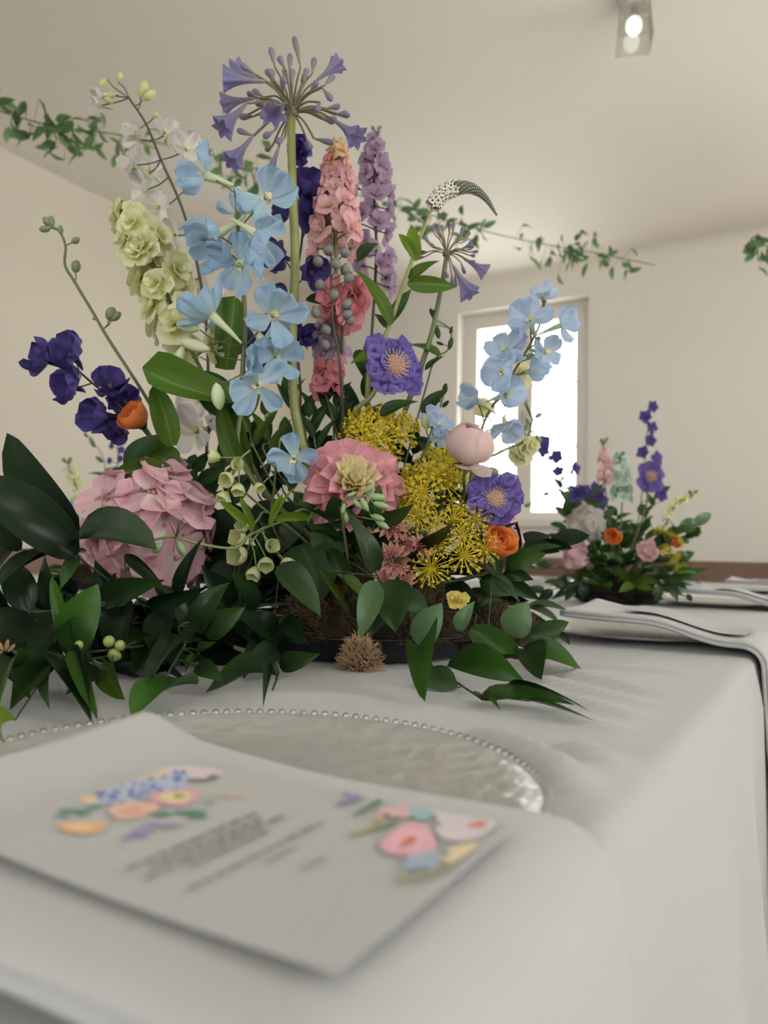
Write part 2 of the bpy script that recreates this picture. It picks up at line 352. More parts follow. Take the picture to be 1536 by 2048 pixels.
def portal(c, out, w):                    # steers the sampling of the sky to one wall's windows, gives no light itself
    ld = bpy.data.lights.new('window_portal', 'AREA'); ld.shape = 'RECTANGLE'; ld.size = w; ld.size_y = WZ1 - WZ0; ld.cycles.is_portal = True
    lo_ = bpy.data.objects.new('window_portal', ld); COL.objects.link(lo_); lo_.location = c; lo_.rotation_euler = Vector(out).to_track_quat('Z', 'Y').to_euler()
zm = (WZ0 + WZ1) / 2
portal(((END_WIN[0][0] + END_WIN[1][1]) / 2, Y1 + .22, zm), (0, 1, 0), END_WIN[1][1] - END_WIN[0][0])
portal((X1 + .22, (SIDE_WIN[0][0] + SIDE_WIN[-1][1]) / 2, zm), (1, 0, 0), SIDE_WIN[-1][1] - SIDE_WIN[0][0])
portal(((BACK_WIN[0][0] + BACK_WIN[1][1]) / 2, Y0 - .22, zm), (0, -1, 0), BACK_WIN[1][1] - BACK_WIN[0][0])

# ------------------------------------------------------------------ tables and cloths
TX0, TX1, TY0, TY1 = -1.02, -.112, -.75, 4.55
def ridge(p, q, w, h): return (Vector(p[:2]), Vector(q[:2]), w, h)
RIDGES = [ridge(G(1010, 1325), G(1330, 1392), .011, .0045), ridge(G(1020, 1345), G(1310, 1412), .008, .003), ridge(G(1100, 1390), G(1290, 1440), .009, .003), ridge(G(1080, 1420), G(1270, 1470), .009, .0025),
          ridge(G(960, 1478), G(1230, 1610), .012, .007), ridge(G(1130, 1500), G(1320, 1560), .012, .005), ridge(G(1180, 1545), G(1330, 1590), .010, .004), ridge(G(480, 1390), G(760, 1400), .018, .002), ridge(G(1150, 1330), G(1400, 1350), .012, .0025)]
def cloth_z(x, y):
    z = .0012 * noise.noise(Vector((x * 5, y * 5, 1))) + .0008 * noise.noise(Vector((x * 16, y * 9, 4)))
    P = Vector((x, y))
    for a, c, w, h in RIDGES:
        ab = c - a; t = max(0, min(1, (P - a).dot(ab) / ab.dot(ab))); d = (P - a - ab * t).length
        z += 2.6 * h * math.exp(-(d / w) ** 2) * (math.sin(PI * min(1, max(.0, .08 + .92 * t))) ** .5)
    return z
def tablecloth(name, label, ox, ny, drop=.70):
    ysamp = []; y = TY0
    while y < TY1: ysamp.append(y); y += .012 if (.3 < y < 1.6 and ox == 0) else .05
    ysamp.append(TY1)
    xs = []; x = TX0
    while x < TX1 - .001: xs.append(x); x += .011 if (ox == 0 and x > -.62) else .03
    r = .014; prof = []
    for k in range(9, 0, -1): prof.append(('L', k))
    prof += [('T', x) for x in xs] + [('T', TX1)] + [('R', k) for k in range(1, 14)]
    V_ = []; nrow = len(prof)
    for y in ysamp:
        for kind, q in prof:
            if kind == 'T':
                ed = min(q - TX0, TX1 - q)
                V_.append((q + ox, y, TZ + cloth_z(q, y) * min(1, ed / .03) if ox == 0 else TZ))
            else:
                side = 1 if kind == 'R' else -1; n = 13 if kind == 'R' else 9
                if q <= 4:
                    a = PI / 2 * q / 4; xo = r * math.sin(a); zo = r - r * math.cos(a)
                else:
                    s = (q - 4) / (n - 4); dz = s ** 1.2 * (drop - r); xo = r; zo = r + dz
                    am = .035 * min(1, s * 1.6); yy = y * 1.0
                    xo += .008 + am * (.55 + .5 * math.sin(yy * 9.5 + 1.1 * math.sin(yy * 3.1)) + .28 * math.sin(yy * 21 + 1))
                xe = (TX1 if side > 0 else TX0)
                V_.append((xe + side * xo + ox, y, TZ - zo))
    Fq = [(j * nrow + i, j * nrow + i + 1, (j + 1) * nrow + i + 1, (j + 1) * nrow + i) for j in range(len(ysamp) - 1) for i in range(nrow - 1)]
    # end drops
    for j, dy in ((0, -1), (len(ysamp) - 1, 1)):
        yb = ysamp[j]; n0 = len(V_); cols = list(range(9, 9 + len(xs) + 1))
        for s in range(1, 9):
            for i in cols:
                bx = V_[j * nrow + i]; t = s / 8
                V_.append((bx[0], yb + dy * (.004 + .02 * t + .02 * t * math.sin(bx[0] * 22)), TZ - drop * t))
        m = len(cols)
        for s in range(8):
            for i in range(m - 1):
                a = (j * nrow + cols[i]) if s == 0 else n0 + (s - 1) * m + i; b2 = (j * nrow + cols[i + 1]) if s == 0 else n0 + (s - 1) * m + i + 1
                Fq.append((a, b2, n0 + s * m + i + 1, n0 + s * m + i))
    o = obj(name, mkmesh(name, V_, Fq, M['cloth'])); return tag(o, label, 'tablecloth')
tablecloth('tablecloth', 'white cloth over the long near table, wrinkled along its right edge', 0, 0)
tablecloth('tablecloth', 'white cloth on the other table behind the pink hydrangea', -1.42, 0)
def table(ox, label):
    t = thing('banquet_table', label, 'table', (-.56 + ox, 1.9, 0))
    part(t, 'table_top', mw((TX0 + ox + .004, TY0 + .004, TZ - .035), (TX1 + ox - .004, TY1 - .004, TZ - .004)).mesh('table_top', M['wood'], False))
    for y in (TY0 + .1, 1.9, TY1 - .15):
        for x in (TX0 + .06, TX1 - .12): part(t, 'leg', mw((x + ox, y, 0), (x + ox + .05, y + .05, TZ - .036)).mesh('leg', M['wood'], False))
table(0, 'long banquet table under the near white cloth'); table(-1.42, 'banquet table under the cloth behind the hydrangea')

# ------------------------------------------------------------------ place settings: glass charger, napkin, menu card
PX, PY, PR = -.288, .338, .170
def charger(dy, label, beads, grp):
    t = thing('charger_plate', label, 'plate', (PX, PY + dy, TZ), grp)
    prof = [(0.0, .006), (.10, .006), (.125, .007), (.150, .011), (PR - .004, .013), (PR, .0125), (PR, .0105), (PR - .005, .0095), (.148, .007), (.124, .004), (.10, .003), (0.0, .003)]
    mb = MB(); mb.lathe(prof, 64); part(t, 'plate_disc', mb.mesh('plate_disc', M['plate']), Matrix.Translation((PX, PY + dy, TZ + .0015)))
    if beads:
        mb = MB(); mb.ball((0, 0, 0), .0028, 8, 6); me = mb.mesh('bead', M['bead'])
        for k in range(128):
            a = 2 * PI * k / 128; part(t, 'bead', me, Matrix.Translation((PX + PR * math.cos(a), PY + dy + PR * math.sin(a), TZ + .0145)))
    return t
NAPX0, NAPY0, NAPY1 = -.375, .150, .350
def nap_z(x, y):
    s = max(0, min(1, (TX1 - x) / (TX1 - NAPX0)))
    z = TZ + .0235 + .004 * s + .010 * max(0, s - .8) * 5 * (.4 + .6 * (y - NAPY0) / (NAPY1 - NAPY0)) ** 2
    z += .0008 * noise.noise(Vector((x * 14, y * 14, 2))) + .001 * math.sin(y * 30 + x * 9) * s
    return z
def lift_at(x, dy): q = max(0, min(1, (TX1 - .02 - x) / .12)); return (.024 if dy > 0 else 0) * q * q * (3 - 2 * q)
def napkin(dy, label, grp):
    """a folded cloth: two soft layers lying on the plate, running over the table edge and hanging down"""
    L0, L1 = .0062, .0062; st = []
    n1 = 34
    for i in range(n1 + 1):
        x = NAPX0 + (TX1 - .004 - NAPX0) * i / n1; st.append(('top', x))
    for k in range(1, 7): st.append(('bend', k / 6))
    for k in range(1, 15): st.append(('hang', k / 14))
    sec = []                              # closed section: (y fraction, layer height)
    ny = 18
    for i in range(ny + 1): sec.append((i / ny, 1.0, 0))
    for (e, h) in ((.010, .85), (.012, .68), (.006, .53), (.012, .40), (.013, .22), (.007, .06)): sec.append((1, h, e))
    for i in range(ny, -1, -1): sec.append((i / ny, 0.0, 0))
    for (e, h) in ((.007, .06), (.013, .22), (.012, .40), (.005, .53), (.012, .68), (.010, .85)): sec.append((0, h, -e))
    m = len(sec); V_ = []
    for kind, q in st:
        for fy, h, e in sec:
            y = NAPY0 + (NAPY1 - NAPY0) * fy + e * .6
            th = (L0 + L1)
            if kind == 'top':
                x = q; s = (x - NAPX0) / (TX1 - NAPX0)
                y += .006 * math.sin(s * 5 + fy) * (fy - .5) - .012 * (fy > .5) * math.sin(PI * min(1, s)) * (fy - .5) * 2
                z = nap_z(x, y) - th * (1 - h) + lift_at(x, dy)
                if s < .03: z -= .003 * (1 - s / .03) * (h - .5)
                
                V_.append((x, y + dy, z))
            else:
                R_ = .024 + th * h
                cx, cz = TX1 - .004, nap_z(TX1 - .004, y) - th - .024
                if kind == 'bend': a = PI / 2 * q; x = cx + R_ * math.sin(a); z = cz + R_ * math.cos(a)
                else:
                    x = cx + R_ + .016 * q * math.sin(fy * 7 + q) * min(1, q * 2) + .02 * q; z = cz - q * .36
                    y += q * (fy - .5) * .05
                V_.append((x, y + dy, z))
    nst = len(st)
    Fq = [(i * m + k, (i + 1) * m + k, (i + 1) * m + (k + 1) % m, i * m + (k + 1) % m) for i in range(nst - 1) for k in range(m)]
    Fq += [tuple(range(m)), tuple((nst - 1) * m + k for k in range(m - 1, -1, -1))]
    return tag(obj('napkin', mkmesh('napkin', V_, Fq, M['napkin'])), label, 'napkin', grp)
CX0, CX1, CY0, CY1 = -.284, -.114, .178, .308
def card_z(x, y):
    s = (x - CX0) / (CX1 - CX0); t = (y - CY0) / (CY1 - CY0)
    return TZ + .0268 + .003 * (1 - s) + .0022 * (2 * s - 1) ** 2 + .002 * max(0, .3 - t)
def card_at(px, py):
    z = card_z(-.2, .27)
    for _ in range(4):
        p = G(px, py, z); z = card_z(p.x, p.y)
    return p
def menu_card(dy, label, prints, grp):
    t = thing('menu_card', label, 'card', (-.2, .243 + dy, TZ + .028), grp); off = Vector((0, dy, 0))
    nx, ny = 20, 8; v = []
    for lay in (0, -.0007):
        for i in range(nx + 1):
            for j in range(ny + 1):
                x = CX0 + (CX1 - CX0) * i / nx; y = CY0 + (CY1 - CY0) * j / ny; v.append((x, y + dy, card_z(x, y) + lay + lift_at(x, dy)))
    n = (nx + 1) * (ny + 1); q = lambda i, j: i * (ny + 1) + j; f = []
    for i in range(nx):
        for j in range(ny):
            f.append((q(i, j), q(i + 1, j), q(i + 1, j + 1), q(i, j + 1))); f.append((n + q(i, j), n + q(i, j + 1), n + q(i + 1, j + 1), n + q(i + 1, j)))
    per = [(i, 0) for i in range(nx)] + [(nx, j) for j in range(ny)] + [(i, ny) for i in range(nx, 0, -1)] + [(0, j) for j in range(ny, 0, -1)]
    for a, c in zip(per, per[1:] + per[:1]): f.append((q(*c), q(*a), n + q(*a), n + q(*c)))
    part(t, 'card_sheet', mkmesh('card_sheet', v, f, M['paper'], None, False))
    if not prints: return t
    inks = {}
    def ink(c):
        if c not in inks: inks[c] = plain('print_ink', C(*c, 1.35), .8, spec=.1)
        return inks[c]
    lvl = [0]
    def lift(p):
        x = max(CX0 + .0005, min(CX1 - .0005, p.x)); y = max(CY0 + .0005, min(CY1 - .0005, p.y))
        return Vector((x, y, card_z(x, y) + .00025 + lvl[0] * .000012)) + off
    def patch(name, pts, c):              # flat printed shape following the sheet
        lvl[0] += 1; cen = sum((Vector((p.x, p.y, 0)) for p in pts), Vector()) / len(pts); mb = MB()
        mb.add([lift(cen)] + [lift(p) for p in pts], [(0, k + 1, (k + 1) % len(pts) + 1) for k in range(len(pts))])
        part(t, name, mb.mesh(name, ink(c), False))
    def ell(name, cx, cy, rx, ry, rot, c, wob=.12, n=14):
        pts = []; ph = rnd.random() * 6
        for k in range(n):
            a = 2 * PI * k / n; r = 1 + wob * math.sin(3 * a + ph); x = rx * r * math.cos(a); y = ry * r * math.sin(a)
            pts.append(card_at(cx + x * math.cos(rot) - y * math.sin(rot), cy + x * math.sin(rot) + y * math.cos(rot)))
        patch(name, pts, c)
    # floral corner at the head of the card
    ell('printed_flower', 375, 1545, 70, 14, .05, (196, 180, 188)); ell('printed_flower', 300, 1557, 40, 9, -.3, (206, 178, 140))
    ell('printed_flower', 215, 1592, 44, 13, -.35, (170, 178, 200)); ell('printed_flower', 262, 1584, 62, 22, -.3, (168, 178, 196)); ell('printed_flower', 330, 1572, 52, 20, -.25, (160, 172, 196)); ell('printed_flower', 178, 1600, 18, 9, 0, (208, 178, 140))
    for k in range(40):
        u = rnd.random(); ell('printed_floret', 195 + 175 * u, 1597 - 42 * u + rnd.uniform(-14, 22), rnd.uniform(4, 9), rnd.uniform(2.5, 4), -.2, rnd.choice(((92, 108, 170), (110, 124, 178), (84, 100, 160), (120, 140, 190))), .1, 7)
    ell('printed_flower', 350, 1598, 52, 17, -.05, (206, 152, 158)); ell('printed_flower', 352, 1597, 32, 11, 0, (204, 190, 130)); ell('printed_flower', 358, 1595, 12, 5, 0, (140, 150, 84))
    ell('printed_flower', 265, 1624, 52, 17, -.1, (210, 168, 148)); ell('printed_flower', 262, 1626, 28, 9, -.1, (206, 152, 130)); ell('printed_flower', 165, 1659, 50, 12, 0, (214, 164, 108)); ell('printed_flower', 160, 1659, 30, 7, 0, (220, 178, 122))
    for q in ((165, 1628, 14, 7, 0), (140, 1624, 24, 3, 0), (125, 1636, 16, 3, 0), (190, 1617, 14, 4, 0), (325, 1632, 18, 5, 0), (382, 1628, 34, 4.5, 0), (395, 1638, 22, 3, 0), (425, 1558, 12, 5, -.2), (395, 1564, 22, 3, .1)): ell('printed_leaf', *q, (84, 138, 116) if q[1] > 1600 else (128, 130, 100))
    for q in ((290, 1662, 26, 9, -.5), (335, 1655, 34, 3.5, 0), (258, 1678, 18, 3.5, -.5), (285, 1675, 8, 7, .3)): ell('printed_petal', *q, (142, 136, 176))
    for q in ((438, 1594, 7, 3, 0), (420, 1608, 10, 4, 0), (462, 1595, 10, 3, 0), (487, 1597, 7, 3, 0)): ell('printed_dot', *q, rnd.choice(((206, 170, 140), (150, 150, 120))))
    # floral corner at the foot of the card
    for q, c in (((850, 1612, 60, 12, .02), (210, 166, 160)), ((900, 1622, 56, 14, .05), (212, 190, 150)), ((800, 1628, 40, 12, 0), (202, 164, 164)), ((842, 1632, 26, 12, .15), (138, 176, 180)), ((935, 1650, 62, 26, .1), (196, 186, 194)), ((980, 1625, 40, 13, .1), (198, 192, 200)),
                 ((915, 1672, 48, 16, .1), (200, 188, 190)), ((955, 1655, 20, 7, -.1), (206, 122, 100)), ((820, 1688, 56, 34, -.1), (212, 158, 170)), ((815, 1685, 36, 20, -.2), (220, 164, 174)), ((816, 1690, 20, 8, -.5), (196, 110, 92)), ((850, 1727, 36, 17, -.1), (150, 166, 184)), ((830, 1735, 26, 12, 0), (146, 164, 186)),
                 ((925, 1706, 30, 12, -.3), (212, 188, 148)), ((905, 1722, 22, 8, -.3), (214, 190, 150)), ((757, 1640, 10, 5, 0), (210, 170, 140)), ((712, 1592, 30, 5, .05), (140, 130, 176)), ((700, 1606, 26, 5, -.3), (140, 130, 176)), ((738, 1619, 34, 5, -.5), (110, 136, 116)), ((760, 1606, 16, 4, -.5), (96, 130, 108)),
                 ((745, 1662, 48, 6, -.3), (158, 158, 112)), ((770, 1656, 30, 5, -.3), (126, 138, 92)), ((850, 1756, 56, 6, -.28), (152, 156, 116)), ((890, 1742, 30, 5, -.3), (150, 152, 112)), ((808, 1756, 12, 6, -1), (150, 156, 120)), ((772, 1603, 20, 5, .1), (206, 132, 120))):
        ell('printed_leaf' if c[1] > c[0] or abs(c[0] - c[1]) < 8 and c[2] < 125 else 'printed_flower', *q, c)
    # lines of small script, too fine to read
    def script(x0, y0, x1, y1, amp=4.6, c=(72, 70, 68), gaps=6):
        x = 0.0; words = []
        while x < 1: w = rnd.uniform(.05, .13); words.append((x, min(1, x + w))); x += w + .022
        mb = MB(); lvl[0] += 1
        for a, e in words:
            nn = max(6, int((e - a) * 90)); prev = None
            for k in range(nn + 1):
                t_ = a + (e - a) * k / nn; px = x0 + (x1 - x0) * t_; py = y0 + (y1 - y0) * t_
                hgt = amp * (1 if k % 2 else .15) * rnd.uniform(.6, 1.5)
                p = lift(card_at(px, py + 1.2)); q_ = lift(card_at(px - .4, py - hgt))
                if prev: mb.add([prev[0], p, q_, prev[1]], [(0, 1, 2, 3)])
                prev = (p, q_)
        o = part(t, 'text_line', mb.mesh('text_line', ink(c), False)); tag(o, kind='stuff')
    for a in ((252, 1748, 514, 1633), (300, 1745, 525, 1645), (290, 1768, 565, 1640), (380, 1742, 540, 1668)): script(*a)
    for a in ((375, 1790, 645, 1652), (528, 1736, 592, 1704), (600, 1748, 650, 1723)): script(*a, 5.0, (104, 102, 100))
    return t
SET_DY = [0, 1.06, 2.10, 3.14]
SET_WHERE = ['in the foreground', 'on the right beyond the ruscus', 'second beyond the foreground one, by the table edge', 'farthest, at the end of the table']
for k, dy in enumerate(SET_DY):
    charger(dy, ['large clear hammered glass charger with beaded rim in the foreground', 'clear glass charger under the folded napkin right of the moss', 'clear glass charger right of the small background arrangement', 'farthest clear glass charger near the end of the table'][k], k < 2, 'glass charger plates')
    napkin(dy, ['large white folded napkin under the floral menu card in the foreground', 'white folded napkin hanging over the table edge right of the moss', 'white folded napkin right of the small background arrangement', 'farthest white folded napkin near the end of the table'][k], 'folded napkins')
    menu_card(dy, ['white menu card printed with flowers and small script in the foreground', 'white menu card lying on the napkin right of the moss', 'white menu card on the napkin right of the background arrangement', 'farthest white menu card near the end of the table'][k], k == 0, 'menu cards')

# ------------------------------------------------------------------ blades: leaves and petals, base at the origin, tip at +Y, face +Z
def norm_prof(f):
    mx = max(f(k / 40) for k in range(41)); return lambda v: max(.012, f(v) / mx)
PROF = {
    'lance': norm_prof(lambda v: (v + .01) ** .6 * (1 - v) ** 1.15 + .02 * (1 - v)),
    'ovate': norm_prof(lambda v: (v + .01) ** .5 * (1 - v) ** .88),
    'broad': norm_prof(lambda v: (v + .01) ** .48 * (1 - v) ** .6),
    'narrow': norm_prof(lambda v: (v + .02) ** .4 * (1 - v) ** .6),
    'obov': norm_prof(lambda v: (v + .04) ** .8 * max(0, 1 - v ** 5) ** .5),
    'round': norm_prof(lambda v: (v + .06) ** .55 * max(0, 1 - v ** 4) ** .5),
    'dahlia': norm_prof(lambda v: (v + .12) ** .55 * max(0, 1 - v ** 5) ** .6),
    'strap': norm_prof(lambda v: (v + .2) ** .25 * max(0, 1 - v ** 6) ** .5),
    'pointed': norm_prof(lambda v: (v + .05) ** .7 * (1 - v) ** .55),
}
_bl = {}
def blade(prof, mat, nu=4, nv=7, cup=0, fold=0, arch=0, ruf=0, rf=3, tip=0, notch=0, seed=0, name='petal'):
    key = (prof, mat, nu, nv, cup, fold, arch, ruf, rf, tip, notch, seed, name)
    if key in _bl: return _bl[key]
    P = PROF[prof]; v = []; uv = []; r = random.Random(seed * 7 + 1); ph = r.random() * 6
    bend = r.uniform(-.09, .09) * (1 if name == 'leaf' else .5) if seed else 0; tw = r.uniform(-.5, .5) if name == 'leaf' else 0
    for j in range(nv + 1):
        t = j / nv; w = P(t)
        for i in range(nu + 1):
            u = 2 * i / nu - 1
            x = u * w / 2 + bend * 4 * t * (1 - t)
            y = t - notch * (1 - abs(u)) * max(0, t - .75) / .25 * .5
            z = tw * u * w * .5 * t + cup * u * u * w + fold * abs(u) * w + arch * 4 * t * (1 - t) + tip * max(0, t - .55) ** 2 * 5 + ruf * math.sin(rf * u * 2 + ph + t * 2) * t * w
            v.append((x, y, z)); uv.append((i / nu, t))
    n = nu + 1; f = [(j * n + i, j * n + i + 1, (j + 1) * n + i + 1, (j + 1) * n + i) for j in range(nv) for i in range(nu)]
    _bl[key] = mkmesh(name, v, f, M[mat], uv); return _bl[key]
def frame(pos, z, spin=0.0, s=1.0):
    z = Vector(z).normalized(); x = UP.cross(z)
    x = x.normalized() if x.length > 1e-3 else Vector((1, 0, 0)); y = z.cross(x)
    R = Matrix((x, y, z)).transposed().to_4x4()
    return Matrix.Translation(pos) @ R @ Matrix.Rotation(spin, 4, 'Z') @ Matrix.Scale(s, 4)
def bladeM(base, tip, w, n):
    base, tip = Vector(base), Vector(tip); y = tip - base; l = y.length; y = y / l
    z = Vector(n) - y * Vector(n).dot(y); z = z.normalized() if z.length > 1e-4 else y.orthogonal().normalized(); x = y.cross(z)
    Mx = Matrix((x * w, y * l, z * l)).transposed().to_4x4(); Mx.translation = base; return Mx
def around(k, n, elev, l=1.0, w=1.0, r0=0.0, dz=0.0, off=0.0):
    """petal k of n round the local Z axis, raised by elev from the plane"""
    return Matrix.Rotation(2 * PI * (k / n + off), 4, 'Z') @ Matrix.Translation((0, r0, dz)) @ Matrix.Rotation(elev, 4, 'X') @ Matrix.Diagonal((w, l, l, 1))
R_ = rnd.uniform
FOOT = Vector((-.575, .955, TZ + .06))        # where the stems of the near arrangement enter the foam
def foot(): return FOOT + Vector((R_(-.05, .05), R_(-.05, .05), R_(-.01, .02)))

# ------------------------------------------------------------------ floret patterns: lists of (sub part, mesh, local matrix)
def simple(name, mat, f):
    mb = MB(); f(mb); return mb.mesh(name, M[mat])
_tp = {}
def tpl(kind, mat, var=0):
    key = (kind, mat, var)
    if key in _tp: return _tp[key]
    r = random.Random(var * 31 + 5); out = []
    j = lambda a: r.uniform(-a, a)
    if kind == 'delph':                       # five broad sepals, pale eye, long spur behind
        for k in range(5): out.append(('petal', blade('round', mat, 6, 7, .10, 0, -.05, .17, 3.2, .08 + j(.14), .16, var * 5 + k), around(k, 5, math.radians(34 + j(28)), 1.08 + j(.18), .90 + j(.18), .05, 0, j(.03))))
        out.append(('spur', simple('spur', 'p_spur', lambda m: m.tube(catmull([(0, 0, .05), (0, .12, -.35), (0, .34, -.85), (0, .62, -1.15)], 3), [.17, .17, .16, .15, .13, .11, .09, .07, .06, .04], 7)), Matrix.Identity(4)))
        for k in range(4): out.append(('eye_petal', blade('obov', 'p_eye', 2, 3, .2), around(k, 4, math.radians(62 + j(8)), .30, .2, .03, .03)))
    elif kind == 'delphd':                    # large floret with long, limp, curled sepals
        for k in range(5):
            e = (62, 30, 6, -8, 40)[k] + j(14); out.append(('petal', blade('obov', mat, 6, 8, .16, 0, -.10, .15, 3.0, .14 + j(.22), .10, var * 5 + k), around(k, 5, math.radians(e), 1.2 + j(.2), .86 + j(.14), .05, 0, j(.03))))
        out.append(('spur', simple('spur', 'p_spur', lambda m: m.tube(catmull([(0, 0, .05), (0, .12, -.35), (0, .30, -.9), (0, .5, -1.35)], 3), [.18, .18, .17, .15, .13, .11, .09, .07, .06, .04], 7)), Matrix.Identity(4)))
        for k in range(4): out.append(('eye_petal', blade('obov', 'p_eye', 2, 3, .2), around(k, 4, math.radians(62 + j(8)), .26, .18, .03, .03)))
    elif kind == 'globe':                     # nearly closed blush flower, one petal hanging
        for k in range(5): out.append(('petal', blade('round', mat, 6, 8, .30, 0, -.30, .03, 2, .22, 0, var * 5 + k), around(k, 5, math.radians(72 + j(6)), 1.25 + j(.06), 1.2, .2)))
        for k in range(4): out.append(('petal', blade('round', mat, 6, 7, .34, 0, -.28, .04, 2, .28, 0, k), around(k, 4, math.radians(82 + j(6)), 1.15, 1.0, .14, .04, .1)))
        for k in range(2): out.append(('petal', blade('round', mat, 6, 6, .12, 0, -.10, .04, 2, -.05, 0, k), Matrix.Rotation(PI + (k - .5) * 1.0, 4, 'Z') @ Matrix.Translation((0, .2, 0)) @ Matrix.Rotation(math.radians(18 - 30 * k), 4, 'X') @ Matrix.Diagonal((.9, .75, .75, 1))))
    elif kind == 'delphs':                    # same flower, simpler, for the background
        for k in range(5): out.append(('petal', blade('obov', mat, 2, 3, .12), around(k, 5, math.radians(22 + j(14)), 1, .85, .04)))
    elif kind == 'monk':                      # hooded violet flower
        for k in range(5):
            e = 62 if k == 0 else 34
            out.append(('petal', blade('round', mat, 6, 8, .22, 0, -.12, .16, 3.0, .16 if k else .3, 0, var * 5 + k), around(k, 5, math.radians(e + j(16)), 1.35 + j(.15), 1.25, .05)))
        out.append(('spur', simple('spur', mat, lambda m: m.tube([(0, 0, 0), (0, .1, -.5), (0, .3, -.9)], [.2, .14, .05], 6)), Matrix.Identity(4)))
        for k in range(3): out.append(('eye_petal', blade('obov', 'p_lilac', 2, 3, .2), around(k, 3, math.radians(70), .36, .18, .02, .02)))
    elif kind == 'lark':                      # frilly little double flower
        for k in range(5): out.append(('petal', blade('round', mat, 4, 4, .12, 0, -.04, .16, 3, .05, 0, var * 5 + k), around(k, 5, math.radians(14 + j(20)), 1.0 + j(.12), .95, .04)))
        for k in range(3): out.append(('inner_petal', blade('round', mat, 2, 3, .2, 0, 0, .2, 3, 0, 0, k), around(k, 3, math.radians(58 + j(12)), .62, .6, .03, .02, .15)))
    elif kind == 'stock':                     # ruffled double stock
        for k in range(5): out.append(('petal', blade('round', mat, 4, 4, .08, 0, -.06, .14, 2.6, -.06, .1, var * 5 + k), around(k, 5, math.radians(4 + j(14)), 1.0 + j(.1), 1.0, .04)))
        for k in range(4): out.append(('petal', blade('round', mat, 4, 4, .2, 0, 0, .16, 3, 0, 0, var + k), around(k, 4, math.radians(38 + j(14)), .75, .78, .03, .03, .12)))
        for k in range(3): out.append(('petal', blade('round', mat, 2, 3, .3, 0, 0, .1, 3, 0, 0, var + k), around(k, 3, math.radians(66 + j(10)), .5, .5, .02, .05, .3)))
    elif kind == 'hyd':                       # four broad hydrangea sepals
        for k in range(4): out.append(('petal', blade('round', mat, 6, 6, .05, 0, -.05, .10, 4.0, -.05, .05, var * 4 + k), around(k, 4, math.radians(9 + j(17)), 1.0 + j(.14), 1.1 + j(.12), .02, .04 * (k % 2), j(.02))))
        out.append(('eye', simple('eye', 'p_astrd', lambda m: m.ball((0, 0, .05), .10, 6, 4)), Matrix.Identity(4)))
    elif kind == 'bell':                      # small nodding bell of overlapping sepals
        for k in range(4): out.append(('petal', blade('round', mat, 4, 4, .3, 0, -.16, 0, 2, 0, 0, k), around(k, 4, math.radians(68), 1.0, .95, .16)))
    elif kind == 'cup':                       # blush or orange cup of broad overlapping petals
        for k in range(5): out.append(('petal', blade('round', mat, 6, 7, .30, 0, -.20, .03, 2, 0, 0, var * 5 + k), around(k, 5, math.radians(64 + j(8)), 1.0 + j(.06), 1.15, .22)))
        for k in range(4): out.append(('petal', blade('round', mat, 6, 6, .34, 0, -.20, .04, 2, 0, 0, k), around(k, 4, math.radians(74 + j(6)), .9 + j(.05), .95, .12, .04, .1)))
        for k in range(3): out.append(('petal', blade('round', mat, 4, 5, .4, 0, -.18, .04, 2, 0, 0, k), around(k, 3, math.radians(82), .8, .7, .05, .05, .2)))
    elif kind == 'scab':                      # scabious: ruffled ray flowers round a pincushion
        for k in range(10): out.append(('petal', blade('round', mat, 8, 7, .04, 0, -.04, .24, 4.2, -.04 + j(.06), .3, var * 11 + k), around(k, 10, math.radians(4 + j(18)), .98 + j(.12), .72 + j(.08), .06)))
        for k in range(10): out.append(('petal', blade('round', mat, 6, 6, .08, 0, 0, .26, 4.0, j(.06), .3, var + k), around(k, 10, math.radians(28 + j(18)), .68 + j(.1), .5, .08, .04, .05)))
        out.append(('pincushion', simple('pincushion', 'p_astr', lambda m: m.ball((0, 0, .10), .33, 12, 6, (1, 1, .55))), Matrix.Identity(4)))
        def pins(m):
            for k in range(90):
                z = .15 + .85 * (k + .5) / 90; a = k * 2.39996; q = math.sqrt(1 - z * z); d = Vector((q * math.cos(a), q * math.sin(a), z * .7))
                m.tube([d * .3 + Vector((0, 0, .08)), d * .46 + Vector((0, 0, .10))], .008, 3, False); m.ball(d * .47 + Vector((0, 0, .10)), .022, 5, 3)
        out.append(('stamens', simple('stamens', 'cream', pins), Matrix.Identity(4)))
    elif kind == 'astr':                      # astrantia: collar of bracts round a dome of pin florets
        for k in range(14): out.append(('bract', blade('pointed', mat, 2, 5, .2, 0, .04, 0, 2, .04, 0, k), around(k, 14, math.radians(24 + j(8)), 1.0 + j(.08), .30, .12)))
        def pins(m):
            for k in range(46):
                z = .2 + .8 * (k + .5) / 46; a = k * 2.39996; q = math.sqrt(1 - z * z); d = Vector((q * math.cos(a), q * math.sin(a), z))
                m.tube([d * .1, d * .58], .018, 3, False); m.ball(d * .60, .052, 5, 3)
        out.append(('pin_florets', simple('pin_florets', 'p_astrd', pins), Matrix.Identity(4)))
    _tp[key] = out; return out

